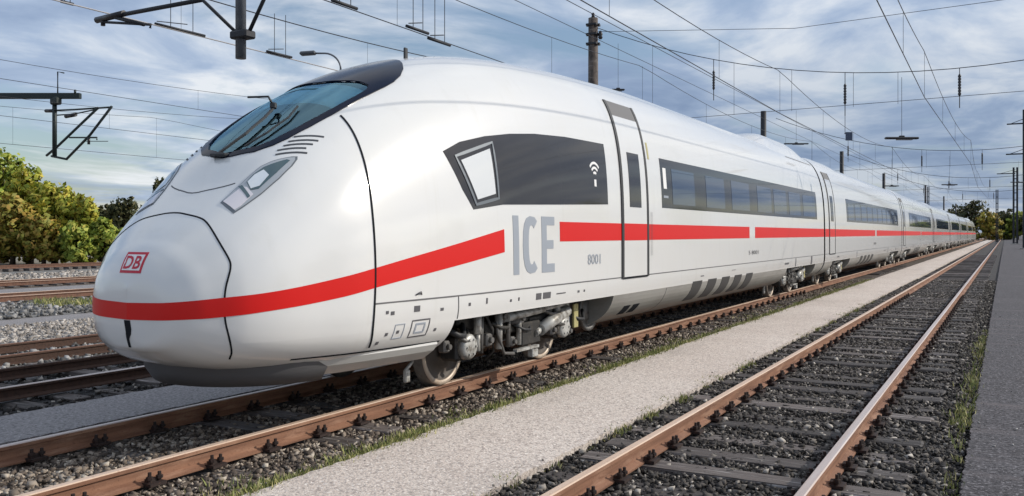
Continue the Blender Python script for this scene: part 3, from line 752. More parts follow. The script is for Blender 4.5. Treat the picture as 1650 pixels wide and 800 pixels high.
# ------------------------------------------------------------------ driving car
def driving_car(label, group):
    car = empty('driving_car', (XT, Y0, 0), label, 'train car', group); END = 24.78
    body_mesh('body', car, True, END)
    # windscreen
    frame = patch('windscreen_frame', [sym(GLASS_OUT), sym(GLASS_IN)], top_map, .011, CAPGLASS, car, step=(.03, .03), depth=.05)
    glass = patch('windscreen', [sym([(a-(.012 if a < 1.3 else -.01), b*1.02) for a, b in GLASS_IN])], top_map, -.004, WSGLASS, car, step=(.07, .08), depth=.003)
    dash = MB(); dash.box((0, 2.3, 2.32), (1.5, 1.3, .10)); dash.box((0, 1.8, 2.46), (1.1, .5, .2), bev=.05); dash.box((.0, 2.6, 2.75), (.5, .14, .7), bev=.05)
    dash.build('cab_interior', CABDARK, car)
    w_ = [(x, 2.95, max(2.3, hz(2.95, x)-.06)) for x in np.linspace(-1.2, 1.2, 25)]
    mesh('cab_rear_wall', w_+[(1.2, 2.95, 2.25), (-1.2, 2.95, 2.25)], [tuple(range(27))], CABDARK, car)
    patch('glass_backing', [[(1.96, -.60), (1.96, .60), (2.2, .64), (2.44, .62), (2.44, -.62), (2.2, -.64)]], top_map, -.035, PALEBACK, car, step=(.08, .1), depth=.004)  # added pale sheet that brightens the upper windscreen from behind
    wip = ribbon('wiper', [(top_map(a, b)+nrm(top_map, a, b)*.05, nrm(top_map, a, b)) for a, b in dense([(1.03, -.06), (1.12, -.01), (1.31, .06), (1.58, .055), (1.76, .0)], 4)], .028, .0, RUBBER, car, depth=.02)
    ribbon('wiper_blade', [(top_map(a, b)+nrm(top_map, a, b)*.03, nrm(top_map, a, b)) for a, b in dense([(1.16, .20), (1.35, .30), (1.60, .34), (1.80, .28)], 3)], .018, 0, RUBBER, wip, depth=.015)
    MB().box(top_map(1.05, -.03)+Vector((0, 0, .03)), (.20, .09, .04), bev=.012).build('wiper_base', RUBBER, wip)
    q = MB(); p = top_map(1.76, 0)+Vector((0, -.03, .05)); q.tube([p, p+Vector((-.02, -.05, .09)), p+Vector((-.28, -.08, .10))], .012, 6); q.box(p, (.07, .06, .07), bev=.015); q.build('wiper_head', RUBBER, wip)
    q = MB(); q.box((0, 4.02, 4.05), (.03, .07, .15), bev=.01); q.build('roof_aerial', RUBBER, car)
    # seams
    cover = [(1.970, .0), (1.968, .085), (1.953, .19), (1.929, .345), (1.895, .457), (1.80, .60), (1.668, .742), (1.552, .838), (1.485, .858), (1.40, .857), (1.345, .853), (1.241, .851), (1.079, .852), (.896, .868), (.77, .84), (.70, .77)]
    for s in (1, -1):
        cv = [(s*x, z) for z, x in cover]
        for _ in range(3): cv = [cv[0]]+[q for i in range(len(cv)-1) for q in ((cv[i][0]*.75+cv[i+1][0]*.25, cv[i][1]*.75+cv[i+1][1]*.25), (cv[i][0]*.25+cv[i+1][0]*.75, cv[i][1]*.25+cv[i+1][1]*.75))]+[cv[-1]]
        ribbon('nose_cover_seam', on(front_map, cv), .016, .003, SEAM, car)
        fm = side_map(s)
        sm = [(1.90, 2.97), (1.876, 2.847), (1.822, 2.584), (1.775, 2.304), (1.735, 2.0), (1.72, 1.732), (1.715, 1.465), (1.705, 1.2), (1.69, 1.0), (1.70, .85), (1.76, .68)]
        for _ in range(3): sm = [sm[0]]+[q for i in range(len(sm)-1) for q in ((sm[i][0]*.75+sm[i+1][0]*.25, sm[i][1]*.75+sm[i+1][1]*.25), (sm[i][0]*.25+sm[i+1][0]*.75, sm[i][1]*.25+sm[i+1][1]*.75))]+[sm[-1]]
        ribbon('panel_seam', on(fm, sm), .018, .008, SEAM, car)
        ribbon('belly_seam', on(fm, [(a, .655-.01*a) for a in np.linspace(.95, 2.88, 30)]), .02, .004, SEAM, car)
        ribbon('sole_bar_seam', on(fm, [(a, 1.109) for a in np.linspace(1.71, END, 40)]), .016, .0035, LOUVRE, car)
        ribbon('panel_seam', on(fm, dense([(3.02, 1.105), (3.03, .98), (3.03, .86)], 3)), .014, .0035, LOUVRE, car)
        hood = [(.815, .43), (.79, .38), (.769, .327), (.742, .24), (.719, .139), (.703, .07), (.697, 0)]
        ribbon('hood_seam', [(top_map(a, s*b), nrm(top_map, a, s*b)) for a, b in dense(hood, 6)], .012, .003, SLOT, car)
        # red stripe from the nose tip back to the lettering
        zs_t = pchip(np.array([0, .08, .2, .305, .583, .975, 1.372, 1.717, 2.613, 3.974, 4.2]), np.array([1.186, 1.206, 1.226, 1.241, 1.273, 1.327, 1.390, 1.453, 1.605, 1.831, 1.868]))
        zs_b = pchip(np.array([0, .08, .2, .305, .583, .975, 1.372, 1.717, 2.613, 3.974, 4.2]), np.array([1.040, 1.056, 1.067, 1.079, 1.113, 1.155, 1.206, 1.264, 1.386, 1.562, 1.592]))
        v = []; f = []; K = 7; sl = 3.99*np.linspace(0, 1, 90)**2
        for j, a in enumerate(sl):
            for k in range(K):
                z = float(zs_b(a))+(float(zs_t(a))-float(zs_b(a)))*k/(K-1); n = Vector((0, -1, .05)) if a < .004 else nrm(fm, a, z, .002)
                v.append(fm(a, z)+n*.0035)
            if j:
                for k in range(K-1):
                    q = [(j-1)*K+k, j*K+k, j*K+k+1, (j-1)*K+k+1]; f.append(q if s > 0 else q[::-1])
        mesh('stripe', v, f, RED, car, smooth=True)
        for a, b in ((5.45, 7.62), (8.70, 15.28), (15.80, END)):
            patch('stripe', [rect(a, b, 1.678, 1.938)], fm, .0035, RED, car, step=(1.2, .07), depth=.0035)
        # lettering and small marks
        for lp in ice_loops(4.20, 1.285, 1.09, .715, s < 0):
            patch('lettering', [lp], fm, .004, GREYPRINT, car, step=(.6, .2), depth=.003, smooth=False)
        text('lettering', '8001', fm, 6.33, 1.345, .44, .145, GREYPRINT, car, mirror=s < 0)
        text('lettering', '5 8001', fm, 15.2, 1.30, .9, .09, DARKPRINT, car, mirror=s < 0)
        sole_marks(car, fm, [(2.28, 2.37, .99, 1.05), (1.93, 1.98, .985, 1.02), (2.71, 2.76, .97, 1.0), (3.22, 3.26, .985, 1.02), (3.58, 3.61, .985, 1.05), (4.12, 4.16, .97, 1.0), (4.32, 4.35, .97, 1.01), (4.78, 4.92, .95, 1.03), (4.97, 5.18, .95, 1.03), (5.35, 5.62, .985, 1.0), (6.0, 6.06, .97, 1.0), (6.2, 6.24, .97, 1.0), (11.6, 11.8, .95, .97), (13.8, 14.1, .99, 1.0), (19.0, 19.5, .95, 1.0), (20.35, 20.45, .86, 1.09), (22.6, 22.8, .86, 1.10)])
        for a, z in ((1.86, 1.0), (2.06, .79), (2.66, .76), (1.9, .78), (1.82, .70)): patch('fixing_bolt', [rect(a, a+.035, z, z+.03)], fm, .005, DARKPRINT, car, step=(.1, .1), depth=.004)
        lp = rect(2.27, 2.55, .73, .90); ribbon('jacking_mark', on(fm, dense(lp, 4, True)), .014, .004, DARKPRINT, car, closed=True)
        ribbon('jacking_mark', on(fm, dense(rect(2.34, 2.48, .77, .86), 4, True)), .022, .004, GREYPRINT, car, closed=True)
        ribbon('hatch_outline', on(fm, dense(rect(2.02, 2.16, .74, .88), 4, True)), .010, .004, GREYPRINT, car, closed=True)
        q = fm(2.35, 1.16); MB().tube([q+Vector((0, -.05, 0)), q+Vector((s*.03, 0, .03)), q+Vector((0, .05, 0))], .008, 6).build('handle', DARKPRINT, car)
        # cab side window
        cb = [(2.967, 2.676), (3.303, 2.807), (3.808, 2.918), (4.363, 3.001), (4.967, 3.060), (5.822, 3.101), (7.07, 3.113), (7.07, 2.215), (5.435, 2.165), (3.99, 2.123), (3.365, 2.050), (3.19, 2.265)]
        band = patch('cab_window_band', [dense(cb, 3, True)], fm, .004, BAND, car, step=(.25, .08))
        wn = [(3.159, 2.635), (3.932, 2.855), (3.903, 2.194), (3.422, 2.107)]
        ribbon('window_seal', on(fm, dense(wn, 5, True)), .035, .012, RIM, band, closed=True)
        patch('cab_pane', [dense([(3.245, 2.595), (3.855, 2.775), (3.845, 2.245), (3.46, 2.165)], 3, True)], fm, .010, PANEL_GLOSS, band, step=(.15, .08), depth=.006)
        for k, rr in enumerate((.20, .13, .06)):
            arc = [(6.635+rr*math.sin(R(-48+96*i/10)), 2.60+rr*math.cos(R(-48+96*i/10))) for i in range(11)]
            ribbon('wireless_symbol', on(fm, arc), .035, .008, WHITEPRINT, band, depth=.004)
        patch('wireless_symbol', [rect(6.60, 6.67, 2.46, 2.56)], fm, .008, WHITEPRINT, band, depth=.004)
        # door, saloon windows
        door(car, fm, s, 7.62, 8.70)
        patch('yellow_mark', [rect(8.86, 8.93, 3.02, 3.30)], fm, .004, YELLOW, car, depth=.004)
        text('lettering', 'I I I I I I I', fm, 8.84, 1.42, .10, .72, DARKPRINT, car, mirror=s < 0)
        wb = windows(car, fm, s, 9.42, 23.62, [(9.98, 11.26), (12.0, 13.3), (13.85, 15.35), (16.1, 17.5), (17.8, 19.25), (19.6, 21.1), (21.5, 23.3)])
        text('class_number', '1', fm, 9.52, 2.56, .16, .36, WHITEPRINT, wb, off=.009, mirror=s < 0)
        patch('class_number', [rect(9.50, 9.74, 2.40, 2.44)], fm, .009, GREYPRINT, wb, depth=.003)
        # headlight
        hl = [(.622, .450), (.599, .553), (.585, .653), (.658, .690), (.821, .752), (1.0, .800), (1.15, .815), (1.225, .806), (1.245, .789), (1.208, .745), (1.09, .628), (1.004, .557), (.892, .515), (.76, .478)]
        hm = lambda a, b, s=s: top_map(a, s*b)
        h = patch('headlight', [hl], hm, .004, RIM, car, step=(.06, .06), depth=.01)
        def shrink(pl, k, c=None):
            c = c or (sum(p[0] for p in pl)/len(pl), sum(p[1] for p in pl)/len(pl)); return [(c[0]+(p[0]-c[0])*k, c[1]+(p[1]-c[1])*k) for p in pl]
        patch('headlight_bezel', [shrink(hl, .93)], hm, .008, BEZEL, h, step=(.06, .06), depth=.006)
        patch('lamp_lens', [[(.845, .545), (.80, .640), (.84, .700), (1.02, .745), (1.17, .765), (1.16, .735), (1.087, .675), (1.006, .60), (.92, .555)]], hm, .011, LENSD, h, step=(.06, .06), depth=.004)
        patch('lamp_reflector', [[(.850, .555), (.812, .635), (.86, .690), (.97, .70), (.985, .62), (.92, .570)]], hm, .0135, LENSW, h, step=(.06, .06), depth=.004)
        patch('marker_lens', [[(.635, .475), (.610, .640), (.655, .665), (.785, .690), (.81, .59), (.80, .535)]], hm, .011, LENSP, h, step=(.06, .06), depth=.004)
        patch('marker_divider', [[(.79, .50), (.735, .675), (.760, .68), (.81, .53)]], hm, .0135, LENSD, h, step=(.06, .06), depth=.004)
        # air slots below the windscreen
        for (a0, x0, a1, x1) in ((1.395, .600, 1.575, .822), (1.324, .598, 1.502, .815), (1.262, .594, 1.435, .806), (1.195, .580, 1.361, .790), (1.150, .60, 1.331, .83)):
            pl = [(a0+(a1-a0)*k/6, x0+(x1-x0)*k/6) for k in range(7)]
            ribbon('air_slot', on(hm, pl), .021, .005, SLOT, car)
        # skirts, louvres
        lower_grid('skirt', car, s, 7.32, 19.35, .845, .315, SKIRT, slant=(.02, 0))
        sk2 = lower_grid('skirt', car, s, 23.4, END, .845, .36, SKIRT, slant=(.02, 0))
        for k in range(5):
            a = 11.15+k*.98
            patch('louvre', [rect(a, a+.58, .50, .875)], side_map(s, True), .006, VENT, car, step=(1, .07), depth=.01)
        for a in (7.95, 8.35): patch('step_recess', [rect(a, a+.26, .50, .64)], side_map(s, True), .006, SEAM, car, step=(1, .07), depth=.01)
        ribbon('skirt_joint', on(side_map(s, True), [(9.7, .84-.52*k/8) for k in range(9)]), .012, .003, LOUVRE, car)
        # lower nose skirt
        v = []; f = []; n0 = 15
        for j in range(n0):
            a = 1.15+(2.84-1.15)*j/(n0-1); w = hw(a, .66)*.985-.10*(1-j/(n0-1))**2; v += [(s*(w-.02), a, .665), (s*w, a, .60), (s*(w-.05), a, .53), (s*(w-.19), a, .43), (s*(w-.45), a, .425)]
            if j:
                for k in range(4):
                    q = [(j-1)*5+k, j*5+k, j*5+k+1, (j-1)*5+k+1]; f.append(q if s < 0 else q[::-1])
        v += [(s*.2, 1.15, .665), (s*.2, 1.15, .425)]; b = len(v); f.append((0, 1, 2, 3, 4, b-1, b-2) if s > 0 else (b-2, b-1, 4, 3, 2, 1, 0))
        mesh('nose_skirt', v, f, SKIRTP, car, smooth=False)
    # coupler slot and badge on the nose
    patch('coupler_slot', [[(-.04, 1.035), (.035, 1.035), (.05, .96), (.045, .915), (.015, .87), (.012, .80), (-.016, .80), (-.012, .93)]], front_map, .005, SEAM, car, step=(.03, .04), depth=.01)
    bd = patch('badge', [[(-.145, 1.44), (.13, 1.44), (.13, 1.618), (-.145, 1.618)]], front_map, .004, LOGORED, car, step=(.04, .04), depth=.004)
    patch('badge_panel', [[(-.122, 1.462), (.107, 1.462), (.107, 1.596), (-.122, 1.596)]], front_map, .006, WHITEPRINT, bd, step=(.04, .04), depth=.002)
    text('badge_letters', 'DB', front_map, -.112, 1.474, .21, .11, LOGORED, bd, off=.0085)
    # obstacle deflector
    v = []; f = []; nn = 23
    for k in range(nn):
        a = math.pi*k/(nn-1); x, y = math.cos(a), -math.sin(a)
        v += [(x*1.02, 1.42+y*.98, .66), (x*1.0, 1.42+y*.98, .52), (x*.93, 1.42+y*.90, .40), (x*.7, 1.42+y*.66, .40)]
        if k:
            for j in range(3): f.append(((k-1)*4+j, (k-1)*4+j+1, k*4+j+1, k*4+j))
    mesh('obstacle_deflector', v, f, mat('deflector_grey', (.085, .085, .09), .5), car, smooth=True)
    bogie(car, 4.90); bogie(car, 21.38); underbelly(car, 2.6, END)
    MB().box((0, 2.9, .62), (1.7, .3, .5)).build('end_beam', DARKMETAL, car)
    # round cable drum in the shadow behind the leading bogie
    for s in (-1, 1):
        q = MB(); q.lathe([(0, .33), (s*.05, .33), (s*.05, .27), (s*.02, .26), (s*.02, .17), (s*.05, .16), (s*.05, .05)], (s*.98, 7.35, .62), 'x', 26); q.build('fan_cowl', MIDMETAL, car)
    # roof fairing near the rear
    hump(car, 18.9, 24.3, .30, 1.05)
    for x in (-1.08, 1.08): ribbon('roof_seam', on(top_map, [(a, x) for a in np.linspace(20.8, 24.5, 8)]), .03, .004, LOUVRE, car)
    gasket_ring(car, END, END+.22)
    return car
GRP = 'carriages of the white train'
front = driving_car('white streamlined train nose car with red stripe and large windscreen, nearest the viewer', GRP)

# ------------------------------------------------------------------ plain carriages
PITCH = 24.42; LEN = 24.20
def coach(label, group):
    car = empty('passenger_car', (XT, Y0+25.0, 0), label, 'train car', group)
    body_mesh('body', car, False, LEN)
    for s in (1, -1):
        fm = side_map(s, True)
        ribbon('sole_bar_seam', on(fm, [(a, 1.109) for a in np.linspace(0, LEN, 4)]), .016, .0035, LOUVRE, car)
        door(car, fm, s, .78, 1.88)
        for a, b in ((0.03, .78), (1.88, 12.6), (13.1, LEN)):
            patch('stripe', [rect(a, b, 1.678, 1.938)], fm, .0035, RED, car, step=(8, .07), depth=.0035)
        windows(car, fm, s, 4.55, 22.4, [(4.9+1.76*k, 4.9+1.76*k+1.36) for k in range(10)])
        lower_grid('skirt', car, s, 5.4, 18.8, .845, .315, SKIRT, slant=(.02, -.02))
        lower_grid('skirt', car, s, 0.02, 1.5, .845, .36, SKIRT, slant=(0, -.02)); lower_grid('skirt', car, s, 22.7, LEN-.02, .845, .36, SKIRT, slant=(.02, 0))
        for k in range(4): patch('louvre', [rect(8.2+k*1.1, 8.2+k*1.1+.6, .50, .875)], fm, .006, VENT, car, step=(1, .07), depth=.01)
        sole_marks(car, fm, [(2.4, 2.8, .95, 1.0), (7.0, 7.1, .86, 1.08), (16, 16.5, .95, 1.0), (17.5, 17.6, .86, 1.08), (21, 21.2, .9, 1.05)])
        text('lettering', '5 8001', fm, 12.0, 1.30, .9, .09, DARKPRINT, car, mirror=s < 0)
    bogie(car, 3.4); bogie(car, LEN-3.4); underbelly(car, 0, LEN)
    hump(car, .4, 5.6, .10, 1.1, True)
    gasket_ring(car, LEN, LEN+.22)
    return car
LAB = ['white passenger carriage with red stripe, coupled directly behind the nose car',
       'second white passenger carriage behind the nose car, with short dark window band',
       'third white passenger carriage behind the nose car', 'fourth white passenger carriage behind the nose car',
       'fifth white passenger carriage behind the nose car, small in the distance', 'sixth passenger carriage, just before the far end of the train']
c0 = coach(LAB[0], GRP)
for k in range(1, 6):
    c = copy_tree(c0); c.location.y += PITCH*k; c['label'] = LAB[k]
tail = copy_tree(front); tail.rotation_euler.z = math.pi; tail.location.y = Y0+25.0+6*PITCH+25.0; tail['label'] = 'last car at the far end of the white train, in front of the distant trees'

# ------------------------------------------------------------------ overhead lines
def catenary(x, zc, zm, label, ya=-12, yb=420, span=29.4, y_off=29.5-29.4*2, sag=.55, m=WIRE, rc=.011, stag=.18, drop=True, group='overhead wires along the tracks'):
    t = empty('overhead_line', (x, 0, 0), label, 'overhead wire', group)
    def st(y): k = (y-y_off)/span; f = k-math.floor(k); a, b = (1, -1) if int(math.floor(k)) % 2 else (-1, 1); return stag*(a+(b-a)*f)
    def zmess(y): k = ((y-y_off)/span) % 1; return zm-4*sag*k*(1-k)
    ys = []; y = y_off
    while y < yb:
        ys.append(y); y += span
    ys = [max(y, ya) for y in ys if y > ya-span]
    MB().tube([(st(y+.001), y, zc) for y in ys], rc, 5).build('contact_wire', m, t)
    if zm:
        yy = np.concatenate([np.linspace(ya, 60, 50), np.linspace(62, yb, 90)])
        MB().tube([(st(y), y, zmess(y)) for y in yy], rc*.9, 5).build('messenger_wire', WIRE, t)
        if drop:
            y = y_off
            while y < 90:
                if y > ya:
                    MB().tube([(st(y), y, zc), (st(y), y, zmess(y))], .005, 4).build('dropper', WIRE, t)
                y += span/4
    return t
catenary(-1.975, 5.95, 7.35, 'contact and carrying wires above the empty rusty track')
catenary(-6.3, 5.75, 7.15, 'contact and carrying wires above the white train roof')
catenary(-11.1, 6.14, 7.75, 'contact and carrying wires above the shaded track behind the train')
catenary(-17.7, 6.76, 8.3, 'bright copper contact wire crossing the upper left sky under the hanging post', m=WIREPALE, rc=.018)
catenary(-25.5, 6.3, 7.4, 'thin overhead wires crossing the left sky between the two hanging posts', rc=.009)
catenary(-30.5, 5.9, 7.1, 'thin overhead wires on the left behind the hanging post frame', rc=.009)
catenary(-36.9, 5.6, 7.6, 'thin overhead wires held by the dark hanging frame on the left', rc=.010)
t = tag(MB().tube([(-13.2, y, 9.85) for y in (-5, 30, 90, 200, 400)], .014, 5).build('feeder_wire', WIRE), 'thick feeder wire running along the tops of the concrete masts', 'overhead wire')
tag(MB().tube([(-12.1, y, 8.4) for y in (-5, 30, 90, 200, 400)], .010, 5).build('feeder_wire', WIRE), 'thin feeder wire below the mast tops behind the train', 'overhead wire')

# concrete masts behind the train
def mast(x, y, z, r, label, group, m=MASTGREY, detail=True):
    t = empty('catenary_mast', (x, y, -.4), label, 'mast', group)
    MB().tube([(0, 0, 0), (0, 0, z+.4)], r*1.12, 12, r2=r*.92).build('shaft', m, t)
    if detail:
        for k in range(3):
            q = MB(); q.tube([(-r-.07, 0, 0), (r+.07, 0, 0)], .04, 8); q.box((0, 0, 0), (2.15*r, 2.15*r, .07)); o = q.build('clamp', MASTDARK, t); o.location.z = z+.4-.25-.35*k
        q = MB(); q.lathe([(0, .04), (.05, .07), (.10, .05), (.15, .07), (.20, .03)], (0, 0, z+.4), 'z', 10); q.build('insulator', INSUL, t)
        q = MB(); q.lathe([(0, .05), (.06, .09), (.12, .06), (.18, .09), (.24, .06), (.30, .04)], (r+.1, 0, z+.4-.8), 'z', 10); q.build('insulator', INSUL, t)
    return t
ML_ = ['tall brown concrete mast rising behind the train roof above the nose car', 'dark mast top showing over the rear roof of the nose car', 'dark mast top over the second car of the train', 'dark mast top over the third car, smaller', 'dark mast top over the fourth car of the train', 'mast top over the far cars', 'farthest mast top before the distant trees']
for k, (ym, zm_) in enumerate(((29.5, 9.7), (55.5, 9.45), (85.6, 9.4), (117.8, 9.3), (183, 11.0), (240, 11), (300, 11))):
    mast(-13.2, ym, zm_, .19, ML_[k], 'masts in a row behind the train', m=MASTGREY if k == 0 else MASTDARK, detail=k == 0)

# cross spans between the mast rows
def insulator_mb(mb, p, l=.55, r=.07):
    x, y, z = p; pr = []
    for k in range(7): pr += [(l*k/7, r*.62), (l*(k+.5)/7, r)]
    mb.lathe([(-.02, .02)]+pr+[(l+.02, .02)], (x, y, z-l), 'z', 10)
def head_span(Y, label, zl=9.4, x0=-13.2, x1=9.5, zlow=6.75, n_ins=((-8.7, .8), (-4.45, .75), (-1.2, .4)), up=True, r=.011):
    t = empty('head_span', (0, Y, 0), label, 'cross-span', 'cable cross-spans over the tracks')
    xs = np.linspace(x0, x1, 26); xm = -1.6
    def z(x): return zlow+(zl-zlow)*((xm-x)/(xm-x0))**2 if x < xm else zlow+(zl-zlow)*((x-xm)/(x1-xm))**2*.9
    MB().tube([(x, 0, z(x)) for x in xs], r*1.15, 5).build('carrying_cable', WIRE, t)
    if up: MB().tube([(x0, 0, 9.2), (-6, 0, 8.5), (x1, 0, 8.9)], r*.8, 5).build('upper_cable', WIRE, t)
    MB().tube([(x0, 0, 5.75), (x1, 0, 6.05)], r*.75, 5).build('lower_cable', WIRE, t)
    for x in (-10.9, -8.0, -6.1, -4.2, -2.9, 1.2): MB().tube([(x, 0, z(x)), (x, 0, 5.8)], .006, 4).build('dropper', WIRE, t)
    for x, dz in n_ins:
        q = MB(); zt = z(x); q.tube([(x, 0, zt), (x, 0, zt-dz*.55)], .012, 5); insulator_mb(q, (x, 0, zt-dz*.5), .62, .05); q.tube([(x, 0, zt-dz*.5-.6), (x, 0, zt-dz*.5-1.0)], .014, 5); q.build('insulator', INSUL, t)
    return t
head_span(29.5, 'nearest cable cross-span with three hanging black insulators over the second half of the nose car')
head_span(58.9, 'second cable cross-span, smaller, above the second carriage', up=False, r=.014)
head_span(88.3, 'third cable cross-span, low over the far carriages', up=False, r=.017)
head_span(117.7, 'farthest cable cross-span near the distant trees', up=False, r=.02)

# lamps hung from the cross spans, seen flat from below
def span_lamp(u, v, D, w, label):
    p = at_depth(u, v, D); t = empty('suspended_lamp', p, label, 'lamp', 'flat lamps hung from the cross-spans', rz=TH)
    q = MB(); q.box((0, 0, 0), (w, .16, .07), bev=.03); q.build('housing', MASTDARK, t)
    q = MB(); q.box((w*.08, 0, -.045), (w*.45, .14, .03)); q.build('diffuser', LOUVRE, t)
    q = MB(); q.box((0, 0, .05), (.16, .1, .06), bev=.015); q.tube([(0, 0, .06), (0, 0, 1.9)], .007, 5); q.build('hanger', WIRE, t)
span_lamp(1453, 223, 27.3, 1.05, 'dark flat lamp hanging in the sky right of the small blue sign')
span_lamp(1283, 232, 50, 1.4, 'dark flat lamp hanging just above the rear roof of the nose car')
span_lamp(1530, 298, 58, 1.05, 'small dark flat lamp hanging above the distant trees')
span_lamp(1437, 300, 62, 1.0, 'small dark flat lamp just over the roof of the third carriage')
span_lamp(1641, 294, 78, 1.4, 'small dark flat lamp beside the far right mast')
span_lamp(996, 145, 36, .55, 'small dark lamp right behind the tall concrete mast, over the front door')
p = at_depth(1368, 220, 31); t = empty('track_sign', p, 'small square blue-grey sign hanging from the nearest cross-span', 'sign', rz=TH)
q = MB(); q.box((0, 0, 0), (.24, .05, .30), bev=.01); q.build('plate', SIGNBLUE, t)
q = MB(); q.tube([(-.14, 0, .1), (-.14, 0, 1.2)], .01, 5); q.box((-.07, .03, .1), (.16, .02, .03)); q.build('hanger', WIRE, t)
# hanging posts and registration arms
def tube_px(mb, pts, Y, r, seg=8): mb.tube([at_y(u, v, Y) for u, v in pts], r, seg); return mb
Yp = 12.67
t = empty('hanging_post', at_y(388, 95, Yp), 'grey steel post hanging from the top of the sky with V-shaped braces', 'hanging post'); o0 = t.location.copy()
def rel(o): o.location = -o0; return o
bx = at_y(388, 95, Yp)
rel(MB().tube([bx, bx+Vector((0, 0, 4.2))], .105, 14).build('post', GALV, t)).parent = t
q = MB(); q.box(at_y(391, 57, Yp), (.46, .30, .16), bev=.03); rel(q.build('clamp', MASTDARK, t))
rel(tube_px(MB(), [(383, 55), (326, 0), (300, -28)], Yp, .038).build('brace', MASTDARK, t))
rel(tube_px(MB(), [(400, 55), (425, 0), (440, -40)], Yp, .038).build('brace', MASTDARK, t))
rel(tube_px(MB(), [(326, 0), (250, 14), (165, 30)], Yp, .05).build('registration_arm', MASTDARK, t))
q = MB(); tube_px(q, [(156, 33), (200, 22)], Yp, .075); tube_px(q, [(166, 28), (166, 42)], Yp, .05); rel(q.build('arm_insulator', INSUL, t))
rel(tube_px(MB(), [(166, 36), (243, 40), (242, 46)], Yp, .03).build('steady_arm', MASTDARK, t))
rel(tube_px(MB(), [(180, 27), (232, 40)], Yp, .042).build('steady_arm', MASTDARK, t))
# section insulators on the wires
def line_pt(x, z, u):       # point of a wire (x, z constant) that the picture shows at column u
    k = (u-CX)/F; y = (k*(-x*ST) - x*CT)/(ST-k*CT); return Vector((x, y, z))
for (x, z, ua, ub, lab) in ((-17.7, 6.78, 98, 118, 'short rod on the bright copper wire, left of the long registration arm'), (-17.7, 6.80, 250, 330, 'dark rod on the bright copper wire between the arm tip and the hanging post'), (-17.7, 6.80, 430, 470, 'dark rod on the bright copper wire right of the hanging post'), (-11.1, 6.2, 535, 575, 'dark rod on the upper wire, first one right of the V braces'), (-11.1, 6.2, 655, 690, 'dark rod on the upper wire above the windscreen top'), (-11.1, 6.1, 690, 725, 'dark rod on the upper wire just above the roof behind the windscreen')):
    a, b = line_pt(x, z, ua), line_pt(x, z, ub); q = MB(); q.tube([a, b], .035, 8); q.tube([a+Vector((.06, 0, .05)), a.lerp(b, .6)+Vector((.06, 0, .16))], .012, 5); q.tube([a.lerp(b, .3), a.lerp(b, .3)+Vector((0, 0, 1.1))], .009, 5); q.tube([a.lerp(b, .75), a.lerp(b, .75)+Vector((0, 0, 1.15))], .009, 5)
    tag(q.build('section_insulator', MASTDARK), lab, 'insulator', 'rod insulators in the overhead wires')
# left frame
Yl = 23.9; o0 = at_y(88, 155, Yl)
t = empty('hanging_post', o0, 'dark green beam with hanging post and slanted arm frame in the left sky', 'hanging post')
Dl = (o0.y*CT-o0.x*ST); p0, p1 = at_depth(-500, 155, Dl), at_depth(130, 155, Dl)
q = MB(); q.box((p0+p1)/2, ((p1-p0).length, .22, .25), Matrix.Rotation(TH, 3, 'Z'), bev=.02); rel(q.build('beam', GREENSTEEL, t))
rel(tube_px(MB(), [(88, 158), (88, 252)], Yl, .10, 10).build('post', GREENSTEEL, t))
q = MB(); a = at_y(90, 163, Yl); q.box(a, (.45, .32, .34), bev=.05); rel(q.build('bracket', GREENSTEEL, t))
for pts, r, nm in (([(75, 251), (92, 237), (158, 174)], .055, 'arm_tube'), ([(108, 256), (145, 218), (180, 172)], .055, 'arm_tube'), ([(76, 179), (120, 177), (180, 173)], .04, 'top_tube'), ([(83, 252), (108, 257)], .05, 'lower_tube'), ([(92, 186), (120, 184), (158, 176)], .03, 'stay'), ([(112, 222), (156, 222), (156, 226)], .035, 'steady_arm'), ([(136, 228), (174, 228)], .015, 'steady_arm'), ([(93, 150), (93, 116), (103, 118)], .03, 'top_pin'), ([(121, 152), (121, 145)], .05, 'end_cap')):
    rel(tube_px(MB(), pts, Yl, r).build(nm, GREENSTEEL, t))
for pts, r in (([(106, 188), (122, 185)], .085), ([(74, 179), (90, 179)], .08), ([(143, 222), (143, 233)], .06)): rel(tube_px(MB(), pts, Yl, r, 10).build('insulator', INSUL, t))

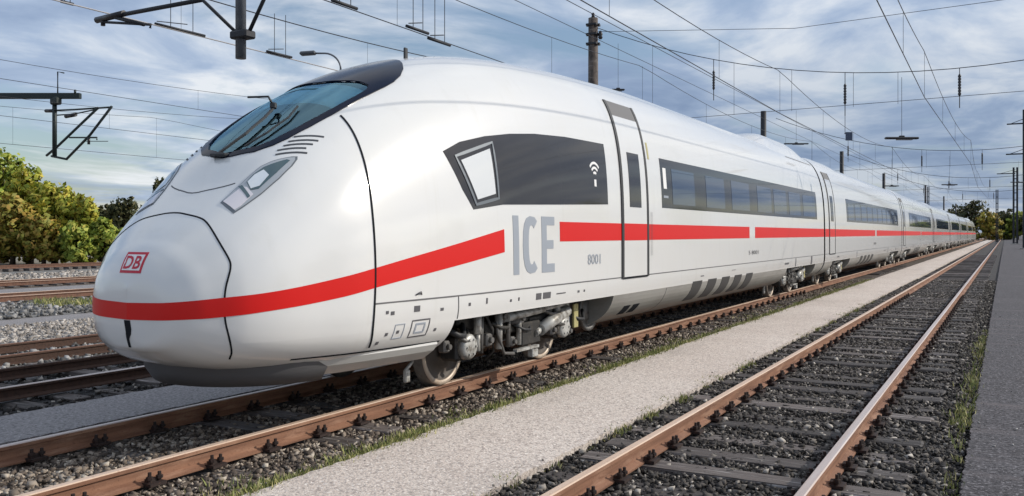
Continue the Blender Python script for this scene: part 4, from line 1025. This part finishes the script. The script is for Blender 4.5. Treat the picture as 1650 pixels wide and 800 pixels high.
# ------------------------------------------------------------------ street lamp, right masts, marker
p = at_depth(549, 112, 34); t = empty('street_lamp', (p.x, p.y, -.4), 'curved-neck street lamp with flat grey head behind the windscreen', 'street lamp')
hh = p.z+.4
MB().tube([(0, 0, 0), (0, 0, hh)], .07, 10, r2=.045).build('pole', GALV, t)
dv = Vector((-CT, -ST, 0)); pts = [Vector((0, 0, hh))]
for k in range(1, 9): a = R(90*k/8); pts.append(Vector((0, 0, hh)) + dv*(.62*(1-math.cos(a))) + Vector((0, 0, .62*math.sin(a))))
pts.append(pts[-1]+dv*.35); MB().tube(pts, .035, 8).build('neck', GALV, t)
q = MB(); q.box((0, 0, 0), (.62, .30, .15), bev=.05); o = q.build('lamp_head', mat('lamp_head_grey', (.07, .08, .095), .5), t); o.location = pts[-1]+dv*.3; o.rotation_euler = (0, R(-4), TH)
def big_mast(x, y, z, w, label, arms, m=MASTDARK):
    t = empty('steel_mast', (x, y, -.3), label, 'mast', 'dark masts beside the right footpath')
    q = MB()
    for sx in (-1, 1): q.box((sx*w*.32, 0, (z+.3)/2), (w*.36, w*.7, z+.3), bev=.02)
    k = 0.5
    while k < z: q.box((0, 0, k), (w*.5, w*.5, .14)); k += 1.3
    q.build('lattice_shaft', m, t)
    q = MB(); q.box((0, 0, .1), (w*1.6, w*1.6, .4), bev=.05); q.build('footing', mat('footing_concrete', (.3, .29, .27), .9) if 'footing_concrete' not in bpy.data.materials else bpy.data.materials['footing_concrete'], t)
    for za, l in arms:
        q = MB(); q.box((-l/2, 0, za), (l, .16, .16), bev=.02); q.tube([(-l*.85, 0, za), (0, 0, za+.7)], .04, 6); q.build('bracket_arm', m, t)
big_mast(2.35, 127, 17.3, .95, 'tall dark lattice mast at the right edge, beside the path', [(15.9, 2.2), (12.1, 2.3)])
big_mast(1.6, 186, 14.0, .9, 'dark mast with top arm standing beyond the path end, left of the tall one', [(13.2, 3.0)])
big_mast(-1.5, 205, 10.8, .5, 'thin dark mast in front of the distant dark trees', [])
big_mast(7.5, 225, 11.5, .6, 'short dark mast half hidden by the tall right mast', [])
big_mast(-16.0, 230, 13.0, .5, 'slim mast right of the last car', [])
p = (-13.75, 7.4, -.42); t = empty('marker_post', p, 'tiny white marker post standing between the two dark tracks', 'marker post')
MB().box((0, 0, .13), (.075, .075, .26), bev=.01).build('post', WHITEPRINT, t); MB().box((0, 0, .02), (.085, .085, .05)).build('base', RUBBER, t)

# ------------------------------------------------------------------ trees
def tree(x, y, h, w, m, label, group, leaves=2600, leaf=.34, lobes=9, trunk=.25, seed=0, base=.12):
    """tapered trunk with limbs and a crown of many small leaf faces set in uneven clumps"""
    r = np.random.default_rng(seed); t = empty('tree', (x, y, -.5), label, 'tree', group)
    mb = MB(); rt = .035*h+.05; mb.tube([(0, 0, 0), (.1, .05, h*.3), (-.05, .1, h*.6), (0, 0, h*.88)], rt, 8, r2=rt*.22)
    L = []
    for k in range(lobes):
        a = 2*math.pi*(k*.382+r.random()*.2); zz = base+ (1-base)*(.18+.70*((k+.5)/lobes)); rad = w*.5*(1-.55*max(0, zz-.5)*2*r.uniform(.6, 1.1))*r.uniform(.35, .85)
        c = np.array([math.cos(a)*rad*.75, math.sin(a)*rad*.75, zz*h]); s = np.array([w*.30, w*.30, h*.21])*r.uniform(.7, 1.2)
        if c[2]+s[2] > h: c[2] = h-s[2]
        L.append((c, s)); mb.tube([(0, 0, min(c[2]*.55, h*.6)), (c[0]*.55, c[1]*.55, c[2]*.8), tuple(c)], rt*.36, 6, r2=rt*.08)
    mb.build('trunk', BARK, t)
    P = []
    sub = []
    for c, s in L:                               # leaf clumps on the lobes
        for _ in range(16):
            d = r.normal(size=3); d /= np.linalg.norm(d); sub.append((c+d*s*r.uniform(.6, 1.05), s*r.uniform(.26, .44)))
    n = leaves; pick = r.integers(0, len(sub), n)
    C = np.array([sub[i][0] for i in pick]); S_ = np.array([sub[i][1] for i in pick])
    d = r.normal(size=(n, 3)); d /= np.linalg.norm(d, axis=1)[:, None]; C = C+d*S_*(r.random((n, 1))**.4)
    C[:, 2] = np.clip(C[:, 2], h*base*.4, h*1.05)
    a = r.normal(size=(n, 3)); a /= np.linalg.norm(a, axis=1)[:, None]; b = np.cross(a, d+.3*r.normal(size=(n, 3))); b /= np.linalg.norm(b, axis=1)[:, None]+1e-9
    sz = leaf*r.uniform(.55, 1.25, (n, 1)); b = np.where((np.sum(np.cross(a, b)*d, 1) > 0)[:, None], b, -b); b = -b
    V = np.stack([C-a*sz*.5, C+b*sz*.32, C+a*sz*.5, C-b*sz*.32], 1).reshape(-1, 3)
    me = bpy.data.meshes.new('crown'); me.vertices.add(4*n); me.vertices.foreach_set('co', V.reshape(-1)); me.loops.add(4*n); me.loops.foreach_set('vertex_index', np.arange(4*n, dtype=np.int32))
    me.polygons.add(n); me.polygons.foreach_set('loop_start', np.arange(0, 4*n, 4, dtype=np.int32)); me.materials.append(m); me.update(calc_edges=True)
    gn = np.cross(V[1::4]-V[0::4], V[3::4]-V[0::4]); fl = np.sign(np.sum(gn*d, 1)); LC = np.array([L[i//16][0] for i in pick]); rad_ = C-LC; rad_ /= np.linalg.norm(rad_, axis=1)[:, None]+1e-9
    sn = rad_+.5*d; sn /= np.linalg.norm(sn, axis=1)[:, None]+1e-9
    me.normals_split_custom_set_from_vertices(np.repeat(sn, 4, 0).tolist())
    link('crown', me, t); return t
def tree_px(u, vtop, D, wpx, m, label, group, **k):
    p = at_depth(u, vtop, D); tree(p.x, p.y, p.z+.5, wpx*D/F, m, label, group, **k)
G1 = 'autumn bushes and trees along the left side'
for i, (u, v, D, w, m, lab) in enumerate((
        (-60, 232, 70, 150, LEAF_G, 'big green tree cut by the left picture edge'), (2, 238, 68, 105, LEAF_G, 'tall green tree at the left edge with yellowing top'),
        (48, 272, 66, 90, LEAF_Y, 'yellow-green tree below the hanging post frame'), (88, 292, 65, 90, LEAF_Y, 'rounded yellow-green bush in the middle of the tree row'),
        (20, 318, 62, 80, LEAF_O, 'lower orange-brown bush at the left edge'), (126, 312, 64, 80, LEAF_Y, 'yellow-green bush near the train nose'),
        (165, 352, 63, 58, LEAF_G, 'small green bush right beside the train nose'), (-20, 300, 63, 80, LEAF_G, 'low green bush at the left picture edge'),
        (70, 345, 61, 60, LEAF_O, 'low brown-orange bush in front of the tree row'), (118, 360, 61, 50, LEAF_G, 'low green bush in front of the yellow bushes'),
        (190, 372, 64, 40, LEAF_G, 'little green shrub half hidden by the nose'))):
    tree_px(u, v, D, w, m, lab, G1, leaves=5200 if w > 70 else 3000, leaf=.42, lobes=11, seed=i+3, base=.03)
G2 = 'dark trees far behind the train nose'
for i, (u, v, D, w, lab) in enumerate(((198, 318, 120, 62, 'dark broad tree far behind, above the train nose'), (170, 330, 122, 40, 'dark narrow tree beside the broad dark one'), (228, 330, 125, 50, 'dark tree partly hidden by the nose'), (258, 289, 130, 30, 'thin dark tree top next to the hood'))):
    tree_px(u, v, D, w, LEAF_D, lab, G2, leaves=2600, leaf=.6, seed=40+i, base=.05)
G3 = 'trees in the far distance at the end of the tracks'
for i, (u, v, D, w, m, lab) in enumerate(((1566, 322, 270, 62, LEAF_D, 'large dark olive tree above the last car'), (1594, 344, 262, 34, LEAF_O, 'yellow-brown autumn tree at the end of the pale path'), (1540, 338, 285, 40, LEAF_D, 'dark tree behind the last cars'),
        (1618, 338, 285, 40, LEAF_D, 'dark tree behind the thin masts'), (1640, 340, 280, 40, LEAF_G, 'green tree at the right edge behind the tall mast'), (1668, 336, 275, 46, LEAF_D, 'dark tree just outside the right edge'), (1604, 356, 280, 30, LEAF_D, 'dark bush between the yellow-brown tree and the masts'), (1700, 345, 270, 50, LEAF_G, 'green tree beyond the right path'))):
    tree_px(u, v, D, w, m, lab, G3, leaves=2400, leaf=1.0, seed=60+i, base=.02)

G4 = 'trees on the right that the train windows reflect'
for i, (x, y, h, w, m) in enumerate(((38, 8, 9, 9, LEAF_G), (44, 24, 12, 10, LEAF_D), (39, 47, 8, 9, LEAF_Y), (46, 70, 13, 12, LEAF_G), (40, 98, 9, 10, LEAF_D), (48, 125, 12, 12, LEAF_Y), (42, 160, 11, 11, LEAF_G))):
    tree(x, y, h, w, m, ('nearest green tree beyond the dark path', 'dark tree beyond the dark path, second along', 'small yellow tree beyond the dark path', 'tall green tree beyond the dark path, fourth along', 'dark tree beyond the path abreast of the third carriage', 'broad yellow tree beyond the dark path', 'farthest tree of the row beyond the dark path')[i], G4, leaves=1500, leaf=.8, seed=90+i, base=.05)
